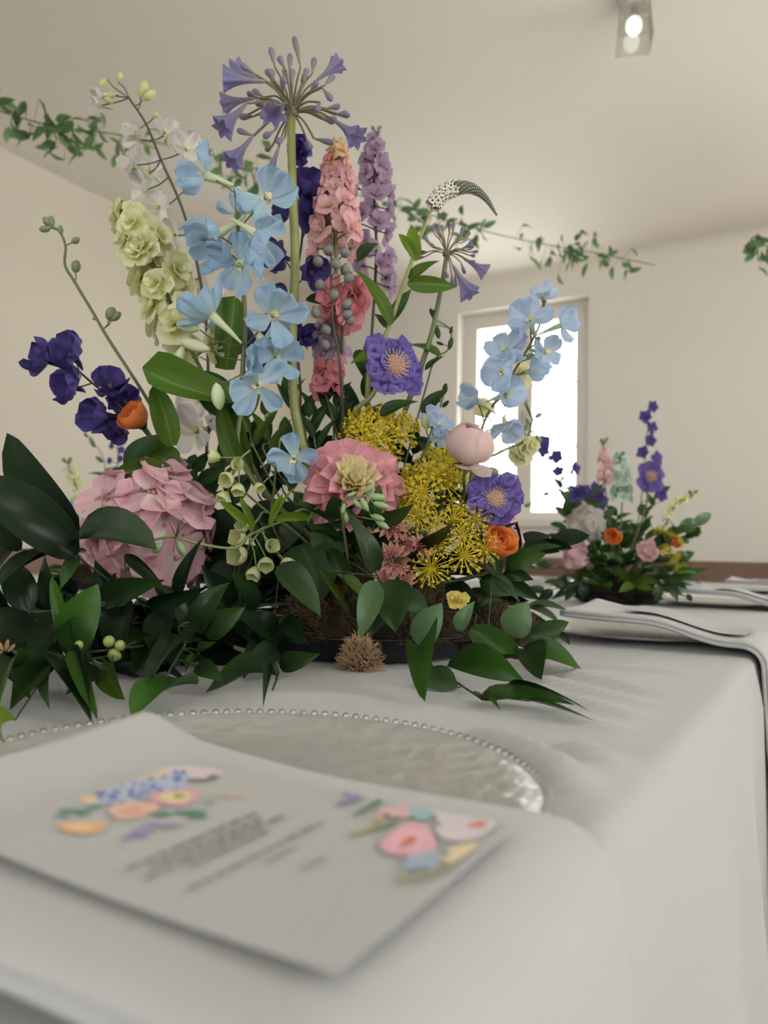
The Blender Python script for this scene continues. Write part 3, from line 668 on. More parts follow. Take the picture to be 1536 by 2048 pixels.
def floret(t, name, pos, face, s, kind, mat, stem_pt=None, stem_mat='stem', spin=None, var=None, rad=.0011):
    """one flower on its stalk: the stalk and receptacle are the part, its petals the sub parts"""
    spin = R_(0, 6.28) if spin is None else spin; var = rnd.randrange(4) if var is None else var
    F = frame(pos, face, spin, s); mb = MB(); mb.ball((0, 0, -.04), .12, 6, 4)
    if stem_pt is not None:
        q = F.inverted() @ Vector(stem_pt); a = Vector((0, 0, -.05)); mid = a.lerp(q, .5) + Vector((0, 0, -.28)) * (q.length * .25)
        mb.tube(catmull([a, mid, q], 4), rad / s, 5, False)
    fo = part(t, name, mb.mesh(name, M[stem_mat]), F)
    for n, me, Ml in tpl(kind, mat, var): obj(n, me, fo, Ml)
    return fo
def stem_of(t, pts, r0, r1, mat='stem', n=6, name='stem', seg=6):
    c = catmull(pts, seg); m = len(c); mb = MB(); mb.tube(c, [r0 + (r1 - r0) * i / (m - 1) for i in range(m)], n); part(t, name, mb.mesh(name, M[mat])); return c
def P3(q): return W(q[0], q[1], q[2])
def near(c, p): return min(c, key=lambda a: (a - p).length)
def leaf_at(t, bx, by, tx, ty, wpx, Zb, Zt=None, mat='rusc2', prof='lance', roll=0.0, fold=.10, arch=.09, tip=0.0, nrm=None, seed=None, name='leaf'):
    Zt = Zb if Zt is None else Zt
    b_, e_ = W(bx, by, Zb), W(tx, ty, Zt); y = (e_ - b_).normalized()
    n = V(0, .35, 1) if nrm is None else nrm
    n = Matrix.Rotation(roll, 3, y) @ n
    me = blade(prof, mat, 4, 9, 0, fold, arch, .02, 2, tip, 0, rnd.randrange(1, 5) if seed is None else seed, name)
    return part(t, name, me, bladeM(b_, e_, px2m(wpx, (Zb + Zt) / 2), n))
def lv(t, a):
    kw = a[-1] if isinstance(a[-1], dict) else {}; a = [q for q in a if not isinstance(q, dict)]; leaf_at(t, *a, **kw)
def bud(t, base, d, l, w, mat='bud', name='bud'):
    d = Vector(d).normalized(); key = ('budmesh', mat, name)
    if key not in _bl:
        mb = MB(); mb.lathe([(.02, 0), (.28, .12), (.46, .34), (.5, .55), (.4, .78), (.2, .94), (.01, 1)], 8); _bl[key] = mb.mesh(name, M[mat])
    F = frame(base, d) @ Matrix.Diagonal((w, w, l, 1)); return part(t, name, _bl[key], F)

# ------------------------------------------------------------------ moss, tray and tufts under the near arrangement
t = thing('floral_tray', 'low dark tray holding the foam under the near arrangement', 'tray', (-.565, .935, TZ))
mb = MB(); mb.lathe([(0, .002), (.13, .002), (.142, .006), (.150, .030), (.154, .031), (.150, .034), (.138, .012), (0, .010)], 40); part(t, 'dish', mb.mesh('dish', M['tray']), Matrix.Translation((-.565, .935, TZ + .0005)))
mb = MB()
for i in range(9): mb.tube([(.05 * math.cos(i * .7), .05 * math.sin(i * .7), .012), (.055 * math.cos(i * .7), .055 * math.sin(i * .7), .07)], .012, 6)
mb.lathe([(0, .011), (.09, .011), (.09, .07), (0, .075)], 20); part(t, 'foam', mb.mesh('foam', M['leafd']), Matrix.Translation((-.565, .935, TZ)))
def moss(label, c, rx, ry, rz, n, seed, hair='mosshair', ln=.018):
    r = random.Random(seed); t = thing('moss_mound', label, 'moss', c); mb = MB(); nu, nv = 30, 12; v = []; f = []
    for j in range(nv + 1):
        th = PI / 2 * j / nv
        for i in range(nu):
            ph = 2 * PI * i / nu; d = Vector((math.sin(th) * math.cos(ph), math.sin(th) * math.sin(ph), math.cos(th)))
            k = 1 + .22 * noise.noise(d * 3 + Vector((seed, 0, 0))) + .12 * noise.noise(d * 9); v.append(Vector((d.x * rx, d.y * ry, d.z * rz)) * k)
    for j in range(nv):
        for i in range(nu): f.append((j * nu + i, (j + 1) * nu + i, (j + 1) * nu + (i + 1) % nu, j * nu + (i + 1) % nu))
    mb.add(v, f); part(t, 'moss_body', mb.mesh('moss_body', M['moss']), Matrix.Translation(c))
    hv = []; hf = []
    for k in range(n):
        d = Vector((r.gauss(0, 1), r.gauss(0, 1), abs(r.gauss(0, .8)))).normalized(); kk = 1 + .22 * noise.noise(d * 3 + Vector((seed, 0, 0))) + .12 * noise.noise(d * 9)
        p = Vector((d.x * rx, d.y * ry, d.z * rz)) * kk * .99; dr = (d + Vector((r.uniform(-1.2, 1.2), r.uniform(-1.2, 1.2), r.uniform(-1.0, .9)))).normalized(); l = ln * r.uniform(.4, 1.2)
        s = dr.orthogonal().normalized() * .0006; m = p + dr * l * .5 + d * l * .25; e = p + dr * l
        for w in (p, m, e): w.z = max(w.z, .001)
        n0 = len(hv); hv += [p - s, p + s, m - s * .8, m + s * .8, e]; hf += [(n0, n0 + 1, n0 + 3, n0 + 2), (n0 + 2, n0 + 3, n0 + 4)]
    h = part(t, 'moss_strands', mkmesh('moss_strands', hv, hf, M[hair]), Matrix.Translation(c)); h['kind'] = 'stuff'
    return t
moss('brown moss mound at the foot of the near arrangement, left of centre', (-.545, .905, TZ + .026), .125, .112, .085, 6000, 3)
moss('olive brown moss mound trailing right among the ruscus leaves', (-.445, 1.02, TZ + .001), .115, .075, .066, 4200, 8, 'mosshair', .014)
tu = G(712, 1342); moss('small pale dry root tuft on the cloth in front of the tray', (tu.x, tu.y + .008, TZ + .001), .016, .012, .030, 1500, 21, 'tuft', .016)

# ------------------------------------------------------------------ agapanthus
def agapanthus(label, stem_px, hub, opens, buds, extra, sc, seed, mats=('p_aga', 'p_agab', 'brown')):
    r = random.Random(seed); ft = foot(); pts = [P3(q) for q in stem_px]; t = thing('agapanthus_stem', label, 'flower', ft, 'near arrangement flowers')
    stem_of(t, pts + [ft], .0052 * sc, .0068 * sc, 'stemy' if sc > .9 else 'stem', 9); H = P3(hub)
    mb = MB(); mb.ball(H, .010 * sc, 8, 5, (1, 1, .8)); part(t, 'umbel_hub', mb.mesh('umbel_hub', M['stem']))
    okey = ('agaopen', mats[0])
    if okey not in _bl:
        mb = MB(); mb.lathe([(.05, 0), (.09, .10), (.11, .3), (.16, .5), (.27, .72), (.40, .9), (.46, 1.0)], 24, None, lambda j, ph: 1 + (0, .01, .03, .06, .14, .24, .34)[j] * math.cos(6 * ph)); _bl[okey] = mb.mesh('floret', M[mats[0]])
        _bl[okey + ('s',)] = simple('stamens', 'cream', lambda m: [m.tube([(0, 0, .3), (.07 * math.cos(k), .07 * math.sin(k), .95)], .012, 3, False) for k in range(6)])
    def ped(base, tip, dz0, dz1):
        b_ = W(base[0], base[1], hub[2] + dz0); e_ = W(tip[0], tip[1], hub[2] + dz1); d = (b_ - H); ctrl = H + d * .5 + Vector((0, 0, .25)) * d.length * .5
        return b_, e_, ctrl
    def one(base, tip, dz0, dz1, op):
        b_, e_, ctrl = ped(base, tip, dz0, dz1); mb = MB(); mb.tube(catmull([H, ctrl, b_], 5), .0014 * sc, 5, False)
        pe = part(t, 'pedicel', mb.mesh('pedicel', M[mats[2]])); l = (e_ - b_).length; F = Matrix.Translation(-Vector(t.location)).inverted()
        Mx = frame(b_, e_ - b_, r.random() * 6) @ Matrix.Diagonal((l * (.56 if op else 1), l * (.56 if op else 1), l, 1))
        if op:
            o = obj('floret', _bl[okey], pe, Matrix.Translation(-Vector(t.location)) @ Mx); o.parent = pe; o.matrix_basis = pe.matrix_basis.inverted() @ (Matrix.Translation(-Vector(t.location)) @ Mx)
        else:
            Mb = frame(b_, e_ - b_) @ Matrix.Diagonal((px2m(13, hub[2]) * sc, px2m(13, hub[2]) * sc, l, 1))
            key = ('agabud', mats[1])
            if key not in _bl:
                q = MB(); q.lathe([(.10, 0), (.18, .12), (.28, .35), (.46, .62), (.5, .8), (.36, .94), (.02, 1)], 8); _bl[key] = q.mesh('bud', M[mats[1]])
            o = obj('bud', _bl[key], pe); o.matrix_basis = pe.matrix_basis.inverted() @ (Matrix.Translation(-Vector(t.location)) @ Mb)
    for b_, e_, z in opens: one(b_, e_, z * .6, z, True)
    for b_, e_, z in buds: one(b_, e_, z * .7, z, False)
    for k in range(extra):
        a = r.uniform(-.4, 3.6); q = r.uniform(55, 90) * sc; e = q + r.uniform(18, 30) * sc; z = r.uniform(-.03, .09)
        one((hub[0] + q * math.cos(a), hub[1] - q * math.sin(a) * .9), (hub[0] + e * math.cos(a), hub[1] - e * math.sin(a) * .95), z * .7, z, False)
AG = 1.02
agapanthus('tall lilac-blue agapanthus globe, highest flower of the near arrangement', [(584, 228, AG), (583, 300, AG), (590, 500, AG), (604, 890, AG)], (584, 226, AG),
    [((530, 163), (446, 157), -.02), ((511, 196), (446, 207), .02), ((493, 207), (444, 258), -.04), ((506, 272), (462, 326), -.03), ((557, 296), (534, 360), .0), ((632, 162), (678, 126), .02), ((668, 240), (716, 276), -.05), ((562, 210), (548, 228), -.10), ((520, 158), (470, 140), .06)],
    [((550, 134), (541, 94), 0), ((601, 134), (588, 72), .02), ((571, 139), (557, 112), -.03), ((579, 146), (580, 108), .04), ((625, 146), (629, 116), .01), ((644, 175), (664, 201), -.02), ((512, 149), (480, 128), -.02), ((628, 277), (666, 286), -.03), ((566, 188), (566, 154), -.08), ((508, 272), (474, 260), .03), ((548, 262), (528, 274), -.06), ((570, 275), (554, 284), -.07), ((545, 292), (532, 300), .04), ((543, 162), (545, 142), .05), ((612, 275), (622, 300), .02), ((640, 205), (634, 222), -.06), ((530, 210), (524, 236), -.06)], 20, 1.0, 4)
agapanthus('small faded agapanthus head leaning right beside the loosestrife', [(893, 512, 1.08), (880, 590, 1.08), (840, 740, 1.08)], (893, 508, 1.08),
    [((918, 500), (945, 488), -.02), ((925, 515), (972, 545), 0), ((905, 530), (940, 590), -.02)],
    [((905, 470), (908, 442), 0), ((880, 465), (872, 448), 0), ((870, 470), (862, 452), .02), ((865, 495), (848, 472), .02), ((920, 480), (925, 455), .03), ((898, 468), (900, 446), -.02), ((903, 545), (906, 572), .01), ((910, 545), (912, 575), .03), ((886, 468), (884, 450), .02), ((876, 500), (858, 486), .03), ((888, 535), (896, 556), -.02), ((922, 525), (930, 548), .02)], 10, .62, 9)

# ------------------------------------------------------------------ spikes with placed florets
def spike(name, label, path, fl, kind, mat, stem_mat='stem', r=(.0016, .0034), buds=(), budmat='bud', bs=(.012, .008), leaves=(), grp='near arrangement flowers', cat='flower', ft=None):
    ft = foot() if ft is None else ft; t = thing(name, label, cat, ft, grp)
    c = stem_of(t, [P3(q) for q in path] + [ft], r[0], r[1], stem_mat)
    for x, y, z, d, s in fl:
        p = W(x, y, z); floret(t, 'floret', p, V(*d), px2m(s, z), kind, mat, near(c, p + Vector((0, 0, -.02))), stem_mat)
    for q in buds:
        x, y, z, dx, dy = q[:5]; p = W(x, y, z); e = W(x + dx, y + dy, z); l = (e - p).length
        s = near(c, p + (p - e) * .6); mb = MB(); mb.tube(catmull([s, s.lerp(p, .6) + (p - s).orthogonal() * .08, p], 3), .0009, 5, False); part(t, 'pedicel', mb.mesh('pedicel', M[stem_mat]))
        bud(t, p, e - p, l, l * (q[5] if len(q) > 5 else .55), budmat)
    for a in leaves: lv(t, a)
    return t
def dense(name, label, axis, n, rpx, s, kind, mat, stem_mat='stem', tip_buds=6, budmat='bud', r=(.0016, .003), grp='near arrangement flowers', fz=.6, seed=1, ft=None, leaves=(), v0=0.06, mats=None, face_up=.15):
    """a spike packed with florets all round its axis; rpx(v) radius and s(v) floret size in pixels along it"""
    rr = random.Random(seed); ft = foot() if ft is None else ft; t = thing(name, label, 'flower', ft, grp); A = catmull([P3(q) for q in axis], 8)
    stem_of(t, [P3(q) for q in axis] + [ft], r[0], r[1], stem_mat); Z = axis[0][2]
    for k in range(n):
        v = v0 + (1 - v0) * (k + rr.random() * .6) / n; p = A[min(len(A) - 1, int(v * (len(A) - 1)))].copy(); nx = A[min(len(A) - 1, int(v * (len(A) - 1)) + 1)]
        a = k * 2.39996 + rr.uniform(-.3, .3); d = (RIGHT * math.cos(a) - FWD * math.sin(a) + UP * (face_up + rr.uniform(-.15, .15))).normalized()
        q = p.lerp(nx, rr.random()) + d * px2m(rpx(v) * rr.uniform(.75, 1.05), Z); m_ = mats(v, rr) if mats else mat
        floret(t, 'floret', q, d, px2m(s(v), Z) * rr.uniform(.85, 1.12), kind, m_, p + UP * -.008, stem_mat)
    for k in range(tip_buds):
        p = A[0] + (A[1] - A[0]) * k * .35; a = k * 2.4; d = (RIGHT * math.cos(a) - FWD * math.sin(a) + UP * 1.0).normalized(); bud(t, p + d * .003, d, px2m(12 + k * 1.2, Z), px2m(8, Z), budmat)
    for a in leaves: lv(t, a)
    return t
# large pale blue delphinium at the front left
Z = .985
spike('delphinium_stem', 'large sky-blue delphinium with open florets in front of the agapanthus stalk', [(470, 370, Z), (478, 480, Z), (490, 640, Z), (484, 800, Z), (500, 950, Z)],
    [(410, 350, Z - .01, (-.97, -.05, .2), 56), (530, 398, Z - .03, (.6, .25, .7), 62), (432, 470, Z - .02, (-.75, -.35, .5), 56), (515, 470, Z - .05, (.5, -.55, .6), 58), (480, 528, Z - .03, (-.2, -.7, .65), 58), (446, 500, Z + .01, (-.8, -.3, .5), 48),
     (425, 632, Z - .04, (-.85, .45, .3), 56), (545, 632, Z - .06, (.45, .1, .85), 60), (525, 680, Z - .02, (.3, -.8, .5), 50), (515, 770, Z - .06, (-.15, -.35, .9), 54), (550, 715, Z - .01, (.75, .0, .6), 46), (476, 428, Z + .01, (.5, .6, .5), 42)],
    'delphd', 'p_lblue', 'stem', (.0022, .0042),
    [(420, 700, Z - .03, -60, -18, .42), (400, 660, Z - .03, -48, -14, .5), (432, 765, Z - .04, 8, 55, .5), (370, 690, Z - .02, -20, 40, .45)], 'p_spur',
    leaves=[(470, 800, 284, 735, 62, Z - .02, Z - .04, dict(mat='leaf', prof='strap', arch=-.06, roll=.3)), (452, 740, 470, 592, 54, Z + .03, None, dict(mat='leaf', prof='strap')), (462, 830, 395, 742, 70, Z + .01, None, dict(mat='leafd', prof='ovate')), (478, 940, 440, 805, 40, Z, None, dict(mat='leaf', prof='narrow')), (500, 940, 455, 780, 34, Z + .02, None, dict(mat='leaf', prof='narrow'))])
spike('delphinium_stem', 'single sky-blue delphinium floret hanging left of the dahlia', [(560, 880, .97), (550, 960, .99), (560, 1080, 1.02)], [(588, 918, .955, (-.15, -.3, .9), 48)], 'delphd', 'p_lblue', 'stem', (.0014, .0022))
# pale blue delphinium in front of the window
Z = 1.06
spike('delphinium_stem', 'pale blue delphinium leaning right in front of the window', [(1092, 600, Z), (1075, 660, Z), (1030, 740, Z), (975, 830, Z), (920, 940, Z)],
    [(1086, 592, Z, (-.25, .5, .8), 30), (1060, 642, Z - .03, (-.25, .1, .95), 44), (1122, 650, Z - .02, (.65, .1, .7), 36), (1012, 700, Z - .03, (-.4, .15, .9), 42), (1090, 705, Z - .02, (.55, .05, .8), 38), (1003, 745, Z - .04, (-.25, -.1, .95), 42), (1062, 742, Z - .01, (.5, -.2, .8), 34), (952, 800, Z - .02, (-.75, .1, .6), 40), (1012, 790, Z - .04, (.25, -.15, .9), 42), (1012, 850, Z - .02, (.35, -.6, .7), 40), (1030, 690, Z, (0, .2, .9), 34)],
    'delph', 'p_lblue2', 'stem', (.0013, .0024), [(1070, 690, Z - .02, 10, -18), (1052, 720, Z - .02, 14, -14)])
# green budded stem on the far left
Z = 1.04
spike('budded_delphinium_stem', 'thin bare stem with closed green buds arching up at the far left', [(96, 452, Z), (118, 462, Z), (131, 492, Z), (130, 530, Z), (150, 565, Z), (190, 632, Z), (218, 680, Z), (300, 808, Z), (380, 960, Z)], [], 'delph', 'p_lblue', 'stem', (.0017, .0026),
    [(102, 456, Z, -24, 4, .6), (100, 452, Z, -12, -18, .7), (104, 455, Z, -2, -24, .6), (122, 470, Z, -2, -20, .6), (143, 486, Z, 16, -10, .75), (150, 546, Z, 4, -26, .75), (217, 642, Z, 10, -28, .8), (192, 640, Z, -8, -4, .6), (222, 642, Z, 20, -18, .6)], 'bud')
# violet monkshood, left
Z = 1.03
spike('monkshood_stem', 'deep violet monkshood spray pointing left above the large ruscus leaves', [(126, 712, Z), (175, 758, Z), (235, 808, Z), (300, 875, Z), (400, 1000, Z)],
    [(98, 722, Z, (-.8, .1, .5), 38), (148, 715, Z - .01, (-.3, .2, .9), 40), (150, 775, Z - .01, (-.5, -.05, .8), 36), (222, 778, Z, (.1, .45, .8), 38), (208, 830, Z - .01, (-.45, -.05, .9), 38), (250, 808, Z + .01, (.3, .2, .8), 36), (245, 855, Z + .01, (-.2, -.3, .9), 28)],
    'monk', 'p_violet', 'stemd', (.0013, .0022))
# violet monkshood behind the agapanthus stalk
Z = 1.09
spike('monkshood_stem', 'tall deep violet monkshood right behind the agapanthus stalk', [(602, 290, Z), (606, 380, Z), (604, 480, Z), (588, 600, Z), (600, 760, Z), (615, 900, Z)],
    [(602, 308, Z, (.1, 0, 1), 28), (612, 392, Z - .01, (.3, .2, .9), 40), (624, 440, Z - .01, (.5, -.1, .8), 40), (582, 425, Z, (-.5, .1, .8), 32), (566, 515, Z, (-.6, .1, .7), 34), (618, 545, Z - .01, (.5, -.2, .8), 38), (572, 600, Z, (-.5, 0, .8), 30), (505, 680, Z, (-.5, .2, .8), 36), (560, 660, Z + .02, (-.4, .2, .8), 32), (608, 680, Z, (.5, 0, .8), 28), (530, 720, Z + .02, (0, 0, 1), 30)],
    'monk', 'p_violet', 'stemd', (.0014, .0024), leaves=[(612, 600, 690, 610, 22, Z, None, dict(mat='leafd')), (650, 430, 618, 372, 26, Z + .01, None, dict(mat='leafd'))])
# cream stock
Z = 1.01
dense('stock_stem', 'dense cream-yellow stock spike left of the sky-blue delphinium', [(252, 412, Z), (290, 490, Z), (335, 590, Z), (392, 720, Z)], 30, lambda v: 18 + 36 * min(1, v * 2), lambda v: 22 + 18 * min(1, v * 2.5), 'stock', 'p_cream', 'stem', 7, 'bud', seed=3, v0=.03)
# pink larkspur
Z = 1.05
dense('larkspur_stem', 'pink larkspur spike rising right of the agapanthus stalk', [(676, 285, Z), (674, 380, Z), (672, 500, Z)], 40, lambda v: 10 + 36 * v, lambda v: 17 + 13 * v, 'lark', 'p_pink', 'stem', 6, 'p_peach', seed=5, mats=lambda v, r: 'p_peach' if v < .22 else ('p_pink' if r.random() < .8 else 'p_rose'))
dense('larkspur_stem', 'rose-pink larkspur cluster below the pink spike, beside grey berries', [(690, 580, Z - .01), (685, 640, Z - .01)], 12, lambda v: 32, lambda v: 34, 'lark', 'p_rose', 'stemd', 2, 'bud', seed=6)
dense('larkspur_stem', 'small rose larkspur cluster low down, left of the purple scabious', [(655, 730, Z), (652, 790, Z)], 9, lambda v: 20, lambda v: 27, 'lark', 'p_rose', 'stemd', 2, 'bud', seed=7)
dense('larkspur_stem', 'mauve larkspur between the rose clusters and the agapanthus stalk', [(655, 650, Z + .04), (662, 720, Z + .04)], 10, lambda v: 22, lambda v: 26, 'lark', 'p_lilac', 'stemd', 2, 'bud', seed=8)
# lilac larkspur and white delphinium, at the back
dense('larkspur_stem', 'soft lilac larkspur spike at the back, right of the pink one', [(752, 262, 1.24), (748, 380, 1.24), (750, 580, 1.24)], 36, lambda v: 10 + 24 * min(1, v * 2), lambda v: 13 + 15 * min(1, v * 1.5), 'lark', 'p_lilac', 'stemd', 6, 'berryg', seed=9)
Z = 1.20
spike('delphinium_stem', 'white-lilac delphinium with dark branching stalk at the back left', [(258, 196, Z), (292, 248, Z), (322, 320, Z), (372, 440, Z), (410, 620, Z), (420, 820, Z), (440, 960, Z)],
    [(278, 278, Z + .02, (-.4, .2, .9), 34), (330, 268, Z + .03, (.4, .3, .8), 36), (268, 330, Z + .02, (-.6, 0, .8), 34), (300, 345, Z + .05, (0, 0, 1), 34), (372, 300, Z + .03, (.5, .2, .8), 34), (318, 415, Z + .04, (-.4, 0, .8), 36), (290, 380, Z + .03, (-.5, 0, .8), 34), (350, 470, Z + .04, (-.3, 0, .9), 36), (380, 370, Z + .03, (.5, 0, .8), 30), (415, 590, Z + .03, (.2, 0, .9), 36), (400, 800, Z, (-.3, .1, .9), 44), (395, 862, Z - .02, (-.35, .1, .9), 52), (440, 840, Z + .02, (.4, .1, .9), 44), (355, 690, Z + .02, (-.4, .1, .9), 34), (360, 560, Z + .04, (-.4, .1, .9), 34), (208, 190, Z, (-.8, -.4, .4), 24), (196, 212, Z + .02, (-.8, -.2, .4), 24)],
    'delph', 'p_white', 'stemd', (.0016, .003), [(214, 158, Z, -14, 14, .7), (236, 165, Z, 6, -20, .6), (280, 196, Z, 12, -34, .55), (285, 200, Z, 26, -18, .5), (232, 190, Z, -20, 2, .6), (228, 206, Z, -22, -10, .5), (306, 235, Z, 10, -10, .7), (272, 262, Z, -8, 8, .7)], 'p_bell')
# grey berries
t = thing('berry_sprig', 'upright sprig of grey-blue round berries in front of the pink larkspur', 'berries', foot(), 'near arrangement flowers'); Z = 1.0
c = stem_of(t, [W(664, 470, Z), W(662, 560, Z), W(668, 660, Z), W(684, 790, Z), Vector(t.location)], .0012, .0024, 'stemd')
mb = MB(); mb.ball((0, 0, 0), 1, 10, 7, (1, 1, 1.08)); mb.lathe([(.05, 1.02), (.24, 1.12), (.30, 1.28), (.2, 1.1)], 8); bm_ = mb.mesh('berry', M['berryg'])
for x, y in ((636, 523), (672, 528), (690, 505), (698, 556), (640, 570), (690, 540), (632, 626), (694, 608), (694, 628), (656, 500), (668, 590), (652, 660), (700, 640), (650, 690)):
    p = W(x, y, Z - R_(.0, .02)); s = near(c, p - UP * .012); mb = MB(); mb.tube([s, s.lerp(p, .5) - UP * .003, p], .0008, 4, False); pe = part(t, 'pedicel', mb.mesh('pedicel', M['stemd']))
    part(t, 'berry', bm_, frame(p, V(R_(-.4, .4), .5, R_(0, .6)), 0, px2m(10.5, Z)))

# ------------------------------------------------------------------ round heads
def head(name, label, pos, face, spx, kind, mat, path, stem_mat='stem', r=(.0022, .0028), leaves=(), spin=None, grp='near arrangement flowers', ft=None, var=0):
    ft = foot() if ft is None else ft; t = thing(name, label, 'flower', ft, grp); p = P3(pos); d = V(*face); s = px2m(spx, pos[2])
    stem_of(t, [p - d * s * .12, p - d * s * .5 + Vector((0, 0, -.1)) * s] + [P3(q) for q in path] + [ft], r[0], r[1], stem_mat)
    floret(t, 'flower_head', p, d, s, kind, mat, None, stem_mat, spin, var)
    mb = MB(); mb.lathe([(.02, -.22), (.14, -.16), (.22, -.06), (.26, .02), (.1, -.02)], 10); part(t, 'calyx', mb.mesh('calyx', M['leafd']), frame(p, d, 0, s))
    for a in leaves: lv(t, a)
    return t
head('scabious_stem', 'large purple scabious facing right above the yellow dill', (788, 732, .99), (.42, .12, .9), 70, 'scab', 'p_scab', [(745, 790, 1.02), (700, 880, 1.04)], 'stemy', (.0034, .0036), leaves=[(770, 700, 700, 728, 40, 1.0, 1.0, dict(mat='lime', prof='ovate')), (760, 830, 838, 803, 34, .99, .98, dict(mat='leafd')), (715, 700, 735, 770, 36, 1.04, None, dict(mat='leafd')), (845, 830, 895, 778, 30, 1.03, None, dict(mat='leafd', prof='ovate')), (705, 850, 700, 770, 44, 1.06, None, dict(mat='dark', prof='ovate')), (735, 800, 745, 730, 30, 1.04, None, dict(mat='leafd'))])
head('scabious_stem', 'purple scabious at the right, above the orange ranunculus', (988, 998, .99), (.22, .1, .95), 58, 'scab', 'p_scab', [(960, 1060, 1.02)], 'stem', (.002, .0026), var=1)
head('lisianthus_stem', 'pale blush lisianthus cup between dill and blue delphinium', (932, 925, .985), (.08, .80, .5), 62, 'globe', 'p_lisi', [(925, 1000, 1.02), (880, 1090, 1.05)], 'stem', (.002, .0028), spin=.4)
head('ranunculus_stem', 'orange ranunculus bud at the left, tucked against a green leaf', (285, 850, 1.0), (-.45, .55, .6), 46, 'cup', 'p_oran', [(320, 910, 1.02), (400, 1010, 1.04)], 'stem', leaves=[(345, 892, 308, 768, 50, .985, .975, dict(mat='leaf', prof='narrow')), (250, 935, 352, 872, 52, 1.0, .99, dict(mat='leafd', prof='ovate')), (350, 950, 228, 942, 44, .99, .97, dict(mat='leaf', prof='ovate')), (360, 930, 290, 905, 56, 1.01, None, dict(mat='leaf', prof='ovate'))])
head('ranunculus_stem', 'bright orange ranunculus at the right below the purple scabious', (985, 1098, .985), (.35, .45, .75), 50, 'cup', 'p_oran', [(960, 1150, 1.02)], 'stem', spin=1.0)
# pink hydrangea
def hydrangea(label, pos, ax, n, s, mat, grp='near arrangement flowers', ft=None, seed=2, name='hydrangea_stem'):
    ft = foot() if ft is None else ft; t = thing(name, label, 'flower', ft, grp); c = P3(pos); rr = random.Random(seed)
    stem_of(t, [c, c.lerp(ft, .5) + Vector((0, 0, -.02)), ft], .0036, .004, 'stem'); Zp = pos[2]
    mb = MB(); mb.ball(c, 1, 16, 10, (px2m(ax[0] * .66, Zp), px2m(ax[2] * .66, Zp), px2m(ax[1] * .66, Zp))); part(t, 'flower_core', mb.mesh('flower_core', M['leafd']))
    for k in range(n):
        z = 1 - 1.75 * (k + .5) / n; a = k * 2.39996; q = math.sqrt(max(0, 1 - z * z)); jit = rr.uniform(.86, 1.08)
        d = (RIGHT * q * math.cos(a) - FWD * q * math.sin(a) + UP * z); p = c + (RIGHT * q * math.cos(a) * px2m(ax[0], Zp) - FWD * q * math.sin(a) * px2m(ax[2], Zp) + UP * z * px2m(ax[1], Zp)) * jit
        floret(t, 'floret', p, d + Vector((rr.uniform(-.3, .3), rr.uniform(-.3, .3), rr.uniform(-.2, .3))), px2m(s, Zp) * rr.uniform(.88, 1.12), 'hyd', mat, c.lerp(p, .7), 'stem')
    return t
hydrangea('big pink hydrangea head at the lower left of the near arrangement', (302, 1066, 1.0), (106, 120, 104), 48, 60, 'p_hyd')
hydrangea('smaller pink hydrangea mostly hidden behind the orange ranunculus at right', (985, 1090, 1.06), (48, 62, 44), 26, 34, 'p_hyd', seed=4)
# dahlia
t = thing('dahlia_stem', 'pink dahlia with yellow heart at the centre of the near arrangement', 'flower', foot(), 'near arrangement flowers')
p = W(705, 968, .955); d = V(.22, .42, .88); s = px2m(104, .955); F = frame(p, d, .2, s); stem_of(t, [p, p - d * .03, Vector(t.location)], .003, .0036, 'stem')
mb = MB(); mb.ball((0, 0, .02), .15, 12, 6, (1, 1, .8)); hd = part(t, 'flower_heart', mb.mesh('flower_heart', M['p_yellow']), F)
for ring, (n, el, l, w, r0, dz, mat) in enumerate(((12, -14, .92, .46, .10, -.10, 'p_dahl'), (12, 3, .96, .48, .10, -.05, 'p_dahl'), (11, 16, .88, .46, .10, -.01, 'p_dahl'), (10, 30, .72, .40, .09, .03, 'p_dahl'), (9, 44, .52, .32, .08, .06, 'p_dahli'), (8, 58, .38, .24, .06, .08, 'p_dahli'), (7, 72, .26, .16, .03, .10, 'p_dahli'))):
    for k in range(n):
        me = blade('dahlia', mat, 6, 7, .26, 0, -.06, .02, 2, -.06, .06, ring * 3 + k % 4, 'petal')
        part(t, 'petal', me, F @ around(k, n, math.radians(el + R_(-6, 6)), l * R_(.92, 1.06), w, r0, dz, ring * .037 + R_(-.008, .008)))
# gooseneck loosestrife
t = thing('loosestrife_stem', 'gooseneck loosestrife with drooping white-green spike at the upper right', 'flower', foot(), 'near arrangement flowers'); Z = 1.03
stem_of(t, [W(868, 408, Z), W(852, 446, Z), W(828, 510, Z), W(800, 590, Z), W(776, 660, Z), W(735, 790, Z), Vector(t.location)], .0015, .0042, 'stemy', 7)
ax = catmull([W(866, 412, Z), W(880, 392, Z), W(905, 378, Z), W(940, 376, Z), W(970, 395, Z), W(994, 431, Z)], 8); m = len(ax)
mb = MB(); mb.tube(ax, [.004 + .0045 * min(1, 3 * i / m) if i < m * .45 else .0092 * (1 - (i - m * .45) / (m * .56)) + .0006 for i in range(m)], 9); part(t, 'spike', mb.mesh('spike', M['p_lysg']))
mb = MB(); rr = random.Random(4)
for i in range(m):
    v = i / m; rad = (.0085 if v < .45 else .0092 * (1 - (v - .45) / .56)) + .0006
    for k in range(9):
        a = 2 * PI * (k / 9 + i * .07); tq = (ax[min(i + 1, m - 1)] - ax[max(0, i - 1)]).normalized(); o1 = tq.orthogonal().normalized(); o2 = tq.cross(o1); q = o1 * math.cos(a) + o2 * math.sin(a)
        if v > .42: mb.ball(ax[i] + q * rad, .0011 * (1.3 - v), 5, 3)
